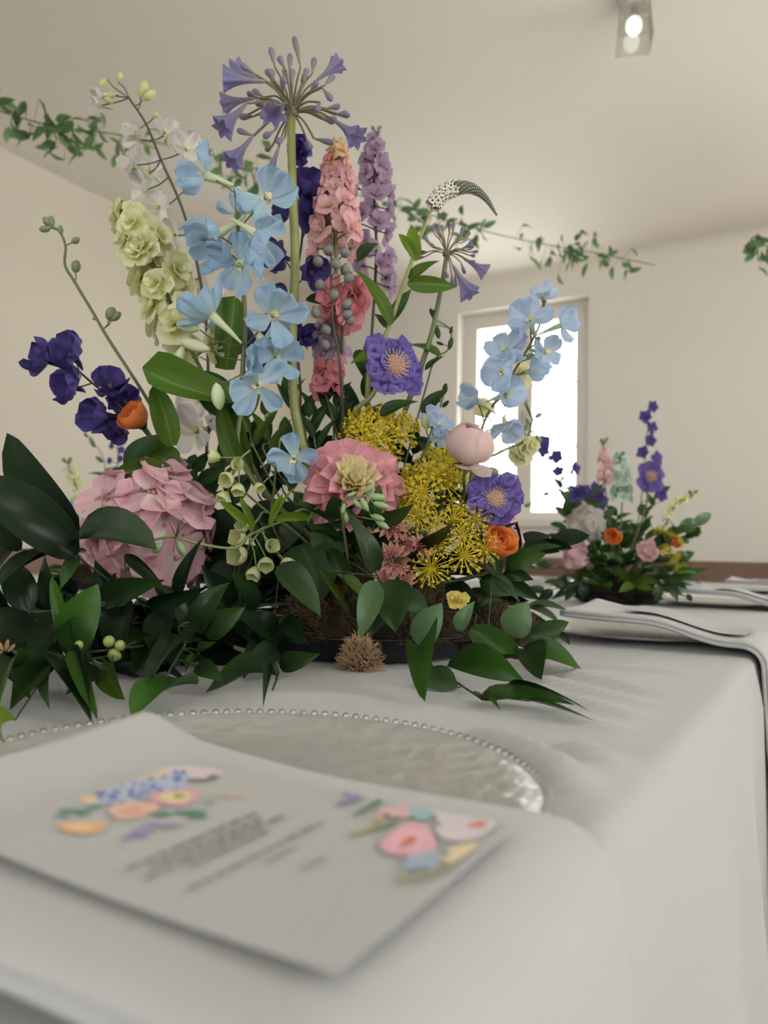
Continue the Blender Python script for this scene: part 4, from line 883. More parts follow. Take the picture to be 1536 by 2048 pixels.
o = part(t, 'closed_buds', mb.mesh('closed_buds', M['p_lys'])); o['kind'] = 'stuff'
stm = blade('round', 'p_lys', 2, 3, .1); ctr = simple('floret', 'p_lysg', lambda m_: m_.ball((0, 0, .1), .32, 6, 4))
for i in range(0, int(m * .45)):
    for k in range(4):
        a = i * 1.1 + k * 1.57; tq = (ax[i + 1] - ax[max(0, i - 1)]).normalized(); o1 = tq.orthogonal().normalized(); o2 = tq.cross(o1); q = o1 * math.cos(a) + o2 * math.sin(a)
        F = frame(ax[i] + q * .0095, q, rr.random(), .0052); fo = part(t, 'floret', ctr, F)
        for kk in range(5): obj('petal', stm, fo, around(kk, 5, .3, 1, .6, .1))
for a in ((832, 522, 822, 450, 30, Z, None, dict(mat='lime', prof='ovate')), (830, 518, 797, 468, 17, Z, None, dict(mat='lime', prof='ovate')), (832, 512, 856, 505, 8, Z, None, dict(mat='leaf')), (815, 566, 912, 574, 34, Z - .01, None, dict(mat='leaf', prof='ovate', roll=.8)), (818, 560, 880, 522, 30, Z + .01, None, dict(mat='leaf', prof='ovate')), (782, 650, 706, 538, 34, Z - .01, None, dict(mat='leaf', prof='narrow', arch=.12)), (778, 648, 823, 578, 22, Z + .02, None, dict(mat='leafd')), (774, 655, 748, 628, 20, Z + .02, None, dict(mat='leafd', prof='ovate')), (715, 520, 758, 487, 30, Z + .02, None, dict(mat='leafd', prof='ovate')), (782, 640, 772, 608, 14, Z, None, dict(mat='lime'))): leaf_at(t, *a[:6], **dict({'Zt': a[6]}, **a[7]))
# yellow dill
def umbellet_mesh(seed):
    rr = random.Random(seed); mb = MB()
    for k in range(30):
        z = -.05 + 1.0 * (k + .5) / 30; a = k * 2.39996; q = math.sqrt(max(0, 1 - z * z)); d = Vector((q * math.cos(a), q * math.sin(a), z * .8)) * rr.uniform(.85, 1.1)
        mb.tube([Vector((0, 0, 0)), d * .55 + Vector((0, 0, .05)), d], [.030, .026, .030], 3, False)
        mb.ball(d, .085, 5, 3)
        for e in range(3): dd = Vector((rr.uniform(-1, 1), rr.uniform(-1, 1), rr.uniform(-.3, 1))).normalized(); mb.tube([d, d + dd * .18], [.03, .02], 3)
    return mb.mesh('umbellet', M['p_dill'])
UM = [umbellet_mesh(k) for k in range(3)]
def dill(label, hub, ends, path, s0, grp='near arrangement flowers', ft=None):
    ft = foot() if ft is None else ft; t = thing('dill_stem', label, 'flower', ft, grp); H = P3(hub); stem_of(t, [H] + [P3(q) for q in path] + [ft], .0014, .0024, 'stem')
    for x, y, dz, s in ends:
        p = W(x, y, hub[2] + dz); mb = MB(); d = (p - H); mid = H + d * .55 + UP * d.length * .12; mb.tube(catmull([H, mid, p], 4), .0008, 4, False); part(t, 'ray', mb.mesh('ray', M['steml']))
        part(t, 'umbellet', UM[rnd.randrange(3)], frame(p, d.normalized() + V(0, .2, .8) * .7, R_(0, 6), px2m(s * s0, hub[2])))
    return t
dill('yellow dill umbel right above the pink dahlia', (745, 905, 1.02), [(720, 850, 0, 34), (752, 838, .02, 32), (785, 845, 0, 32), (730, 885, -.03, 34), (765, 878, -.03, 34), (800, 872, -.01, 30), (745, 910, -.03, 30), (815, 850, .04, 26), (708, 872, .03, 30), (775, 905, .02, 30), (740, 862, -.02, 32), (782, 868, .02, 30)], [(760, 980, 1.03)], 1.12)
dill('yellow dill umbel between the dahlia and the blush lisianthus', (850, 1010, 1.02), [(820, 968, -.02, 34), (855, 945, 0, 34), (885, 925, .02, 30), (890, 968, -.02, 32), (815, 1005, -.04, 34), (845, 985, -.05, 34), (905, 955, .03, 28), (870, 915, .04, 28), (800, 985, -.02, 30), (830, 1030, -.04, 34), (925, 972, .03, 26), (868, 955, -.02, 32), (835, 955, .02, 30)], [(850, 1070, 1.04)], 1.12)
dill('yellow dill umbel with wide-spread rays at the lower right', (880, 1095, 1.01), [(838, 1035, -.05, 32), (872, 1050, -.04, 26), (905, 1040, -.03, 30), (950, 1040, -.03, 32), (925, 1075, -.05, 28), (878, 1085, -.06, 28), (862, 1135, -.07, 36), (926, 1112, -.07, 36), (968, 1098, -.05, 30), (912, 1020, -.01, 26)], [(870, 1150, 1.03)], 1.0)
dill('small yellow dill umbel at the back beside the lisianthus', (930, 960, 1.08), [(940, 940, 0, 26), (955, 920, .02, 24), (915, 925, .02, 24), (905, 905, .02, 24)], [(920, 1040, 1.07)], 1.0)
# astrantia
for (x, y, z, fc, s, lab) in ((778, 1060, .955, (.2, .5, .8), 40, 'dusty pink astrantia head just under the dahlia'), (808, 1090, .95, (.1, .2, .95), 26, 'dusty pink astrantia seen from behind, between two others'), (836, 1098, .945, (.55, .45, .65), 30, 'dusty pink astrantia facing right beside the dill rays'), (783, 1118, .94, (.1, .1, .95), 38, 'wide dusty pink astrantia in the middle of its cluster'), (806, 1160, .93, (.6, -.4, .6), 26, 'lowest dusty pink astrantia, tipped down to the right'), (768, 1160, .935, (-.1, .6, .7), 24, 'small brownish astrantia low beside a ruscus leaf'), (800, 1132, .935, (-.2, -.1, .9), 22, 'small faded astrantia in the lower part of the cluster')):
    head('astrantia_stem', lab, (x, y, z), fc, s, 'astr', 'p_astr', [(x - 20, y + 60, z + .05)], 'stem', (.0011, .0014))
# green-white bell sprays
def bells(label, path, ends, sm='steml', grp='near arrangement flowers'):
    t = thing('green_bell_sprig', label, 'flower', foot(), grp); c = stem_of(t, [P3(q) for q in path] + [Vector(t.location)], .0013, .0018, sm)
    for x, y, z, d, s in ends:
        p = W(x, y, z); q = near(c, p + UP * .02); floret(t, 'floret', p, V(*d), px2m(s, z), 'bell', 'p_bell', q, sm, rad=.0009)
    return t
bells('spray of greenish-white bells hanging left of the dahlia', [(500, 900, .97), (480, 925, .965), (490, 985, .98)], [(440, 915, .96, (-.9, .1, .3), 26), (462, 955, .95, (-.3, -.3, .8), 30), (478, 968, .945, (0, -.8, .5), 26), (455, 985, .95, (-.4, -.7, .5), 26), (512, 968, .95, (.6, -.6, .5), 22), (470, 935, .955, (.4, .3, .8), 24)])
bells('spray of pale green bells at the centre below the dahlia', [(525, 1055, .95), (500, 1085, .945), (515, 1040, .96), (560, 1040, 1.0)], [(490, 1060, .94, (-.2, .5, .8), 28), (538, 1095, .935, (.5, .2, .8), 28), (532, 1118, .93, (.1, -.6, .7), 30), (512, 1135, .93, (-.2, -.8, .5), 28), (568, 1120, .93, (.6, -.5, .6), 28), (490, 1110, .95, (-.5, 0, .8), 40), (488, 1080, .95, (-.5, .2, .8), 34)])
# small extras: green seed sprig in front of the dahlia, yellow flowers, side buds
def budsprig(label, path, bl, mat='bud', sm='steml', cat='foliage', w=.5, name='green_bud_sprig', r=(.0012, .0016), grp='near arrangement foliage', leaves=()):
    t = thing(name, label, cat, foot(), grp); c = stem_of(t, [P3(q) for q in path] + [Vector(t.location)], r[0], r[1], sm)
    for x, y, z, dx, dy in bl:
        p = W(x, y, z); e = W(x + dx, y + dy, z); s = near(c, p); l = (e - p).length
        if (s - p).length > .003: mb = MB(); mb.tube([s, s.lerp(p, .5) + UP * .001, p], .0008, 4, False); part(t, 'pedicel', mb.mesh('pedicel', M[sm]))
        bud(t, p, e - p, l, l * w, mat)
    for a in leaves: lv(t, a)
    return t
M['fresh'] = plain('fresh_green_bud', C(124, 156, 96, 1.3), .45, 0, 60, .15)
budsprig('fresh green bud sprig lying across the lower right of the dahlia', [(745, 972, .87), (735, 990, .87), (690, 1000, .88), (685, 1030, .9), (690, 1080, .95)], [(728, 985, .868, 22, -18), (735, 992, .868, 38, 4), (722, 995, .868, 14, 28), (705, 1000, .87, 22, 18), (745, 1005, .868, 34, 10), (690, 1005, .875, -6, 24), (690, 1020, .88, 4, 26), (712, 985, .87, -20, 8), (740, 1030, .89, 30, 10), (750, 1040, .9, 28, 18)], 'fresh', w=.42, name='green_bud_sprig')
budsprig('slender green side shoots right of the purple scabious', [(905, 660, 1.08), (895, 700, 1.08), (870, 720, 1.08), (845, 800, 1.08)], [(900, 668, 1.08, 4, -16), (888, 690, 1.08, -16, -6), (898, 700, 1.08, 6, -26), (868, 636, 1.08, -8, -20), (866, 640, 1.08, 6, -24), (872, 650, 1.08, 6, 28)], 'leafd', 'stem', w=.4, leaves=[(882, 712, 808, 690, 24, 1.08, None, dict(mat='leaf')), (850, 740, 890, 712, 14, 1.08, None, dict(mat='leafd'))])
budsprig('faint budding tip beside the blush lisianthus, reaching towards the window', [(890, 780, 1.12), (880, 815, 1.12), (860, 870, 1.1)], [(888, 790, 1.12, 4, -24), (880, 805, 1.12, -6, -18), (884, 815, 1.12, 14, -14)], 'leafd', 'stem', w=.45)
spike('delphinium_stem', 'half-closed pale blue delphinium tip left of the blush lisianthus', [(870, 830, 1.0), (862, 880, 1.0), (820, 960, 1.03)], [(876, 850, .99, (.2, .3, .9), 28), (880, 872, .99, (.3, -.3, .9), 24), (862, 838, 1.0, (-.1, .6, .7), 24)], 'delph', 'p_lblue2', 'stem', (.0012, .002), [(853, 860, .99, -4, -30)], 'p_bell')
spike('stock_stem', 'small yellow-cream stock tip hanging in front of the window frame', [(1065, 840, 1.1), (1050, 880, 1.1), (1000, 905, 1.08), (920, 960, 1.06)], [(1050, 895, 1.1, (.2, -.3, .9), 26), (1040, 910, 1.11, (-.2, -.5, .8), 26), (1065, 890, 1.1, (.5, 0, .8), 20), (1042, 745, 1.12, (.2, .1, .9), 30), (1030, 770, 1.12, (-.2, -.2, .9), 28), (965, 815, 1.12, (0, 0, 1), 24)], 'stock', 'p_cream', 'stem', (.0012, .0022), [(1048, 862, 1.1, 10, -14), (1072, 870, 1.1, 10, 14), (1060, 850, 1.1, -8, -14), (1070, 835, 1.1, 14, -8), (960, 945, 1.04, 38, -2)], 'bud')
head('small_yellow_flower', 'small pale yellow flower lying on the moss among ruscus leaves', (915, 1200, .96), (.1, .5, .8), 24, 'stock', 'p_yellow', [(910, 1225, .97)], 'stem', (.001, .0012))
# twining pale vine with tendrils over the hydrangea
t = thing('passion_vine', 'thin lime-green vine with a bud twining across the pink hydrangea', 'foliage', foot(), 'near arrangement foliage')
c = stem_of(t, [W(242, 1084, .90), W(262, 1074, .895), (W(300, 1080, .895)), W(345, 1074, .895), W(400, 1088, .90), W(470, 1096, .92), W(500, 1070, .94), W(560, 1045, .96), W(640, 1030, .97), Vector(t.location)], .0016, .0018, 'steml')
for x, y, dx, dy in ((355, 1082, 14, 30), (325, 1084, -18, 22)): bud(t, W(x, y, .893), W(x + dx, y + dy, .893) - W(x, y, .893), px2m(math.hypot(dx, dy), .893), px2m(18, .893), 'fresh')
mb = MB(); o0 = W(352, 1075, .893)
for dx, dy in ((-14, -30), (6, -34), (14, -38), (24, -30), (-6, 28)): mb.tube(catmull([o0, W(352 + dx * .5, 1075 + dy * .6, .888), W(352 + dx, 1075 + dy, .893)], 3), .0005, 4, False)
part(t, 'tendril', mb.mesh('tendril', M['stemd']))['kind'] = 'stuff'
for a in ((505, 1060, 440, 1002, 16), (508, 1052, 480, 994, 14), (540, 1050, 566, 988, 12), (548, 1040, 592, 972, 10), (545, 1042, 625, 1036, 12), (615, 1045, 640, 1010, 9)): leaf_at(t, *a, .93, None, 'lime', 'narrow', arch=.08)

# ------------------------------------------------------------------ foliage of the near arrangement
def zmax(x, y):                           # distance at which the view through this pixel meets the table top
    d = y - (1100 + .02 * (x - 768)); return 99 if d < 5 else (CZ - TZ - .003) * F_PX / d
def proj(p):                              # place in the room -> pixel, for wording labels only
    v = Vector(p) - Vector((0, 0, CZ)); f = v.dot(FWD); x = 768 + F_PX * v.dot(RIGHT) / f; return x, 1100 + .02 * (x - 768) - F_PX * v.z / f, f
_used = {}
def where(stem_txt, p, marks, zmid):
    x, y, f = proj(p); m = min(marks, key=lambda q: (q[0] - x) ** 2 + (q[1] - y) ** 2); side = 'behind' if f > zmid + .04 else ('in front of' if f < zmid - .04 else 'beside')
    lab = '%s %s %s' % (stem_txt, side, m[2]); v = _used.get(lab, 0); _used[lab] = v + 1
    return lab + ('', ', higher' if y < m[1] else ', lower', ', pointing left' if x < m[0] else ', pointing right', ', half hidden', ', mostly hidden')[min(v, 4)]
MARKS = [(300, 1060, 'the pink hydrangea'), (700, 970, 'the dahlia'), (870, 1080, 'the wide-rayed dill'), (990, 1095, 'the orange ranunculus'), (520, 1100, 'the pale green bells'), (640, 1260, 'the left moss mound'), (960, 1260, 'the right moss mound'), (930, 900, 'the blush lisianthus'), (790, 1110, 'the astrantia'), (450, 1240, 'the left foot of the arrangement'), (480, 950, 'the hanging bells'), (1040, 1150, 'the right end of the greenery')]
MARKS2 = [(1220, 1070, 'the orange ranunculus'), (1300, 955, 'the scabious'), (1172, 1048, 'the mauve hydrangea'), (1152, 1110, 'the rose hydrangea'), (1296, 1100, 'the small dahlia'), (1346, 1085, 'the dill'), (1245, 1180, 'the tray'), (1244, 990, 'the mint spike'), (1340, 1180, 'the right trail'), (1130, 1180, 'the left trail'), (1185, 990, 'the violet spray'), (1360, 1020, 'the pale yellow spike')]
MARKS3 = [(234, 900, 'the dark blue beads'), (155, 980, 'the yellow spike'), (150, 1015, 'the pale blue cluster'), (200, 1150, 'the tray'), (300, 1100, 'the right side of the tray'), (100, 1120, 'the left side of the tray')]
MARKL = [(0, 1240, 'the left picture edge'), (130, 1230, 'the fresh upright leaf'), (225, 1300, 'the lime berries'), (300, 1200, 'the underside of the hydrangea'), (400, 1260, 'the broad glossy leaf'), (500, 1260, 'the curled lowest leaf'), (60, 1330, 'the dry seed head')]
def cl(x, y, z): return min(z, zmax(x, y))
def sprig(label, path, leaves, sm='stemg', mat='rusc2', r=(.0010, .0018), name='ruscus_sprig', grp='near arrangement foliage', ft=None, end=True):
    pts = [W(x, y, cl(x, y, z)) for x, y, z in path]
    ft = (foot() if end else pts[-1]) if ft is None else ft
    t = thing(name, label, 'foliage', ft, grp); c = stem_of(t, pts + ([ft] if end else []), r[0], r[1], sm)
    for a in leaves:
        bx, by, tx, ty, w, zb, zt = a[:7]; kw = dict(mat=mat); kw.update(a[7] if len(a) > 7 else {})
        zb = cl(bx, by, zb); zt = cl(tx, ty, zb if zt is None else zt); b_ = W(bx, by, zb); s = near(c, b_)
        if (s - b_).length > .004: mb = MB(); mb.tube([s, s.lerp(b_, .5) + UP * .002, b_], .0008, 4, False); part(t, 'petiole', mb.mesh('petiole', M[sm]))
        leaf_at(t, bx, by, tx, ty, w, zb, zt, **kw)
    return t
D = dict
sprig('ruscus branch with three very large dark leaves at the left edge', [(150, 1108, .80), (190, 1140, .83), (280, 1200, .9), (420, 1235, .98)], [
    (152, 1072, 14, 866, 116, .80, .78, D(mat='dark', prof='broad', fold=.06, roll=-.4, arch=.05, seed=2)), (152, 1112, -46, 958, 100, .79, .74, D(mat='dark', prof='broad', fold=.07, roll=.45, seed=2)), (152, 1082, 314, 1100, 118, .79, .76, D(mat='gloss', prof='broad', fold=.22, roll=-.35, arch=.10)), (158, 1112, 120, 1180, 26, .80, .78, D(mat='rusc2')), (120, 1102, -20, 1190, 40, .79, .76, D(mat='dark', roll=1.0)), (40, 1100, -30, 1010, 40, .77, .75, D(mat='dark')), (40, 1060, -10, 1150, 50, .80, .78, D(mat='dark', prof='ovate'))])
sprig('ruscus branch running left along the table edge of the arrangement', [(-60, 1232, .76), (100, 1222, .80), (250, 1210, .86), (370, 1215, .93)], [
    (140, 1312, 103, 1152, 30, .78, .78, D(prof='narrow', mat='rusc2', roll=.3)), (150, 1310, 196, 1168, 74, .775, .775, D(mat='rusc2', prof='ovate')), (60, 1225, 20, 1120, 60, .80, .82, D(mat='dark', prof='ovate')), (110, 1222, 90, 1110, 44, .84, .84, D(mat='dark')), (240, 1212, 190, 1120, 50, .86, .86, D(mat='dark')), (200, 1215, 330, 1160, 44, .85, .82, D(mat='ruscus')), (300, 1215, 420, 1172, 40, .86, .83, D(mat='dark', roll=.5)), (60, 1230, -60, 1330, 90, .78, .74, D(mat='dark', prof='ovate')), (150, 1225, 60, 1360, 84, .80, .72, D(mat='dark', prof='ovate')), (240, 1215, 240, 1340, 76, .84, .78, D(mat='dark', prof='ovate')), (330, 1220, 330, 1330, 70, .88, .82, D(mat='dark', prof='ovate')), (-10, 1230, -30, 1400, 60, .74, .68, D(mat='ruscus')), (355, 1192, 410, 1070, 36, .86, .85, D(mat='dark')), (250, 1110, 340, 1195, 26, .86, .85, D(mat='dark'))])
sprig('ruscus branch drooping onto the cloth at the lower left', [(80, 1300, .76), (160, 1318, .77), (230, 1308, .80), (330, 1270, .88)], [
    (135, 1325, 184, 1446, 66, .75, .62, D(mat='dark', roll=-.3)), (185, 1318, 195, 1440, 16, .73, .62, D(mat='rusc2', prof='narrow')), (150, 1320, 140, 1370, 34, .76, .72, D(mat='lime', prof='ovate')), (120, 1320, 20, 1420, 66, .74, .66, D(mat='ruscus')), (60, 1330, -40, 1510, 70, .70, .58, D(mat='rusc2', prof='ovate')), (220, 1330, 250, 1400, 60, .76, .70, D(mat='leaf', prof='ovate')), (90, 1310, 10, 1290, 40, .77, .74, D(mat='ruscus')), (40, 1330, 60, 1400, 40, .72, .68, D(mat='rusc2')), (0, 1340, -40, 1440, 50, .70, .64, D(mat='ruscus')), (100, 1345, 100, 1420, 46, .70, .66, D(mat='ruscus')), (200, 1340, 130, 1390, 44, .74, .69, D(mat='dark')), (30, 1440, 20, 1500, 34, .63, .60, D(mat='lime', prof='ovate'))])
sprig('ruscus branch with a broad glossy leaf resting on the cloth, left of centre', [(330, 1355, .72), (370, 1290, .80), (400, 1240, .90)], [
    (395, 1368, 262, 1438, 66, .71, .62, D(mat='rusc2', prof='ovate', nrm=UP, roll=.5)), (375, 1280, 270, 1420, 84, .80, .66, D(mat='dark', prof='ovate')), (390, 1260, 460, 1165, 60, .86, .85, D(mat='ruscus', prof='ovate', arch=.15)), (400, 1255, 490, 1215, 60, .86, .83, D(mat='ruscus', prof='ovate', arch=.15, roll=.8)), (395, 1330, 448, 1365, 40, .76, .74, D(mat='ruscus')), (388, 1310, 370, 1345, 22, .78, .76, D(mat='rusc2')), (395, 1300, 432, 1284, 16, .78, .77, D(mat='rusc2')), (400, 1250, 320, 1170, 60, .9, .88, D(mat='dark'))])
sprig('ruscus sprig whose lowest leaf curls down onto the cloth', [(545, 1380, .80), (556, 1345, .83), (550, 1300, .88), (560, 1240, .95)], [
    (556, 1352, 412, 1385, 44, .82, .76, D(mat='ruscus', nrm=UP, roll=.3)), (560, 1330, 640, 1308, 40, .86, .84, D(mat='ruscus')), (553, 1352, 526, 1415, 20, .79, .74, D(mat='dark', arch=.15)), (560, 1130, 641, 1232, 58, .90, .87, D(mat='ruscus', prof='ovate')), (552, 1300, 480, 1330, 50, .86, .82, D(mat='dark')), (556, 1260, 470, 1230, 60, .92, .88, D(mat='dark', prof='ovate')), (560, 1250, 620, 1290, 50, .92, .88, D(mat='dark'))])
sprig('ruscus sprig with a tall leaf standing in front of the dahlia', [(752, 1146, .89), (765, 1180, .92), (745, 1230, .96)], [
    (752, 1142, 690, 1018, 60, .885, .86, D(mat='ruscus', prof='ovate', roll=.3)), (748, 1162, 721, 1276, 52, .88, .86, D(mat='pale', prof='ovate')), (790, 1160, 792, 1264, 76, .91, .88, D(mat='ruscus', prof='ovate')), (690, 1150, 736, 1206, 24, .91, .90, D(mat='leaf')), (655, 1100, 720, 1200, 30, .95, .92, D(mat='ruscus')), (640, 1140, 700, 1225, 12, .93, .92, D(mat='leaf', prof='narrow')), (765, 1190, 720, 1290, 50, .94, .92, D(mat='dark')), (800, 1190, 860, 1230, 44, .93, .92, D(mat='pale'))])
sprig('ruscus branch with pale upright leaves arching over the moss at right', [(1060, 1280, .93), (990, 1262, .95), (900, 1270, .97), (800, 1255, .98)], [
    (1022, 1272, 1056, 1204, 64, .93, .93, D(mat='pale', prof='ovate')), (1062, 1284, 1166, 1343, 46, .92, .90, D(mat='rusc2')), (1058, 1275, 1138, 1244, 38, .92, .92, D(mat='ruscus', prof='ovate')), (1118, 1266, 1140, 1290, 13, .92, .91, D(mat='ruscus')), (938, 1262, 1044, 1304, 48, .93, .92, D(mat='rusc2', prof='ovate')), (1044, 1294, 1083, 1359, 58, .92, .86, D(mat='ruscus', prof='ovate')), (838, 1290, 884, 1206, 58, .92, .92, D(mat='pale', prof='ovate')), (914, 1260, 950, 1202, 32, .94, .94, D(mat='pale')), (955, 1215, 1010, 1200, 20, .99, .99, D(mat='ruscus')), (985, 1150, 1040, 1206, 26, .98, .97, D(mat='ruscus')), (850, 1245, 820, 1215, 40, .94, .93, D(mat='pale', prof='ovate'))])
sprig('ruscus branch lying on the cloth in front, its tip pointing right', [(965, 1399, .74), (915, 1366, .83), (860, 1330, .92), (800, 1290, .97)], [
    (896, 1330, 1052, 1367, 56, .86, .80, D(mat='rusc2', nrm=UP, roll=.6)), (832, 1296, 850, 1402, 62, .90, .80, D(mat='rusc2', prof='ovate')), (914, 1376, 832, 1352, 56, .82, .84, D(mat='pale', prof='ovate')), (962, 1396, 1098, 1408, 52, .73, .71, D(mat='rusc2', prof='ovate', nrm=UP, roll=.75, tip=-.05)), (1000, 1376, 1150, 1410, 20, .74, .72, D(mat='rusc2')), (1020, 1370, 1181, 1424, 12, .74, .70, D(mat='dark', prof='narrow', arch=.2)), (1060, 1402, 1192, 1443, 16, .71, .66, D(mat='rusc2', arch=.05)), (960, 1395, 1000, 1420, 30, .74, .71, D(mat='rusc2'))])
sprig('ruscus sprig reaching right behind the orange ranunculus', [(1080, 1120, 1.04), (1010, 1140, 1.05), (930, 1160, 1.05)], [
    (1012, 1134, 1092, 1108, 36, 1.03, 1.02, D(mat='rusc2', prof='ovate')), (1005, 1150, 1068, 1160, 26, 1.04, 1.03, D(mat='ruscus')), (1030, 1110, 1034, 1042, 24, 1.04, 1.04, D(mat='dark')), (1000, 1150, 940, 1090, 40, 1.02, 1.0, D(mat='ruscus')), (960, 1160, 1030, 1190, 40, 1.03, 1.02, D(mat='ruscus')), (965, 1080, 990, 1090, 22, .97, .97, D(mat='ruscus')), (940, 1085, 992, 1098, 30, .965, .965, D(mat='ruscus')), (1000, 1160, 1080, 1200, 30, 1.06, 1.06, D(mat='ruscus')), (900, 1170, 960, 1230, 50, 1.0, .98, D(mat='dark'))])
sprig('broad hydrangea leaf pair between the pink hydrangea and the dahlia', [(470, 1190, .97), (500, 1230, .99)], [(480, 1120, 440, 1245, 110, 1.0, .97, D(mat='dark', prof='ovate')), (600, 1090, 640, 1210, 120, 1.0, .98, D(mat='leafd', prof='ovate')), (470, 1020, 420, 1150, 100, 1.03, 1.02, D(mat='dark', prof='ovate')), (560, 1000, 530, 1120, 110, 1.04, 1.03, D(mat='dark', prof='ovate')), (690, 1050, 640, 1130, 90, 1.0, .99, D(mat='leafd', prof='ovate'))], name='hydrangea_leaves')
# berries on the lower left branch
t = thing('lime_berry_sprig', 'cluster of three lime-green berries above the cloth at lower left', 'berries', W(300, 1290, .86), 'near arrangement foliage')
c = stem_of(t, [W(170, 1305, .755), W(215, 1300, .75), W(300, 1290, .86)], .001, .0012, 'stemg'); mb = MB(); mb.ball((0, 0, 0), 1, 10, 7); me = mb.mesh('berry', M['berryy'])
for x, y, s in ((218, 1283, 12), (240, 1291, 11), (228, 1310, 13), (158, 1290, 9), (235, 1312, 8)): part(t, 'berry', me, Matrix.Translation(W(x, y, .745)) @ Matrix.Scale(px2m(s, .745), 4))
# dry brown seed head peeking in at the left edge
budsprig('dry reddish-brown seed head at the left edge', [(8, 1302, .74), (60, 1280, .78), (200, 1250, .88)], [(8, 1302, .74, -14, -20), (12, 1302, .74, 4, -24), (16, 1304, .74, 14, -16), (6, 1306, .74, -22, -6)], 'tuft', 'stemd', w=.4, name='dry_seed_head')
# filling: sprigs pushed in all round the foam
rr = random.Random(77)
for k in range(46):
    a = k * 2.39996; el = rr.uniform(-.12, .75); L_ = rr.uniform(.13, .24) * (1.0 if el < .4 else .85)
    d = Vector((math.cos(a), math.sin(a), 0)) * math.cos(el) + UP * math.sin(el); p0 = FOOT + Vector((math.cos(a) * .04, math.sin(a) * .04, 0)); p1 = p0 + d * L_ * .5 + UP * .02; p2 = p0 + d * L_
    if d.dot(FWD) < -.25 and el < .42 and d.dot(RIGHT) > -.75: continue        # the moss shows here
    p2.z = max(p2.z, TZ + .02); p1.z = max(p1.z, TZ + .03)
    t = thing('ruscus_sprig', where('dark filler sprig', p2, MARKS, 1.07), 'foliage', p0, 'near arrangement filler greens'); c = stem_of(t, [p2, p1, p0], .0009, .0016, 'stemg', 5)
    m_ = rr.choice(('dark', 'dark', 'ruscus', 'ruscus', 'leafd')); n = rr.randrange(6, 9)
    for i in range(n):
        q = c[int((len(c) - 1) * .75 * i / n)]; sd = 1 if i % 2 else -1; side = d.cross(UP).normalized() * sd
        ld = (d * .7 + side * rr.uniform(.4, .9) + UP * rr.uniform(-.5, .3)) if i else d; e = q + ld.normalized() * rr.uniform(.055, .082); e.z = max(e.z, TZ + .008)
        part(t, 'leaf', blade('ovate' if rr.random() < .5 else 'lance', m_, 4, 9, 0, .10, .05, .02, 2, 0, 0, rr.randrange(1, 5), 'leaf'), bladeM(q, e, rr.uniform(.026, .040), UP + Vector((rr.uniform(-.6, .6), rr.uniform(-.6, .6), 0))))
# darker filling along the left trail
rl = random.Random(5)
for k in range(13):
    x0 = -20 + k * 42 + rl.uniform(-10, 10); y0 = (1250 if 160 < x0 < 430 else 1225) + rl.uniform(-25, 30); z0 = .80 + .0003 * x0 + rl.uniform(.0, .10)
    ls = []
    for i in range(8):
        a = rl.uniform(-2.9, .6) if i % 3 else rl.uniform(.2, 2.9); l = rl.uniform(70, 120); bx = x0 + rl.uniform(-30, 30); by = y0 + rl.uniform(-30, 45)
        ls.append((bx, by, bx + l * math.cos(a), by + l * math.sin(a) * .8, rl.uniform(34, 58), z0 + rl.uniform(-.03, .03), z0 + rl.uniform(-.06, .02), D(mat=rl.choice(('dark', 'dark', 'ruscus')), prof=rl.choice(('ovate', 'lance')), roll=rl.uniform(-.8, .8))))
    sprig(where('dark ruscus sprig in the left trail', W(x0, y0, z0), MARKL, .86), [(x0, y0, z0), (x0 + 90, y0 + 8, z0 + .05)], ls, mat='dark', grp='left trail filler greens', name='ruscus_sprig')
# slim vertical greenery among the stems
for k, (bx, by, tx, ty, w, z, m_, lab) in enumerate(((640, 920, 618, 835, 18, 1.05, 'leafd', 'slim dark leaf shoot leaning left beside the agapanthus stalk foot'), (670, 890, 672, 790, 26, 1.06, 'leafd', 'slim dark leaf shoot standing behind the dahlia'), (615, 900, 660, 780, 14, 1.07, 'leafd', 'slim leaf shoot crossing behind the agapanthus stalk foot'), (610, 860, 570, 790, 16, 1.1, 'leafd', 'short slim leaf shoot left of the agapanthus stalk foot'), (520, 920, 480, 810, 22, 1.02, 'leaf', 'slim light green shoot under the sky-blue delphinium'), (545, 930, 530, 830, 20, 1.04, 'leaf', 'slim light green shoot right under the lowest sky-blue floret'))):
    t = thing('leaf_shoot', lab, 'foliage', foot(), 'near arrangement foliage'); stem_of(t, [W(tx, ty, z), W((bx + tx) / 2, (by + ty) / 2, z), W(bx, by, z), Vector(t.location)], .0009, .0014, 'stem')
    for q in range(4):
        u = q / 4; x = tx + (bx - tx) * u; y = ty + (by - ty) * u; sx = 1 if q % 2 else -1
        leaf_at(t, x, y, x + sx * (26 + 6 * q) * (q > 0), y - 44 - 8 * q, w, z, None, m_, 'lance')

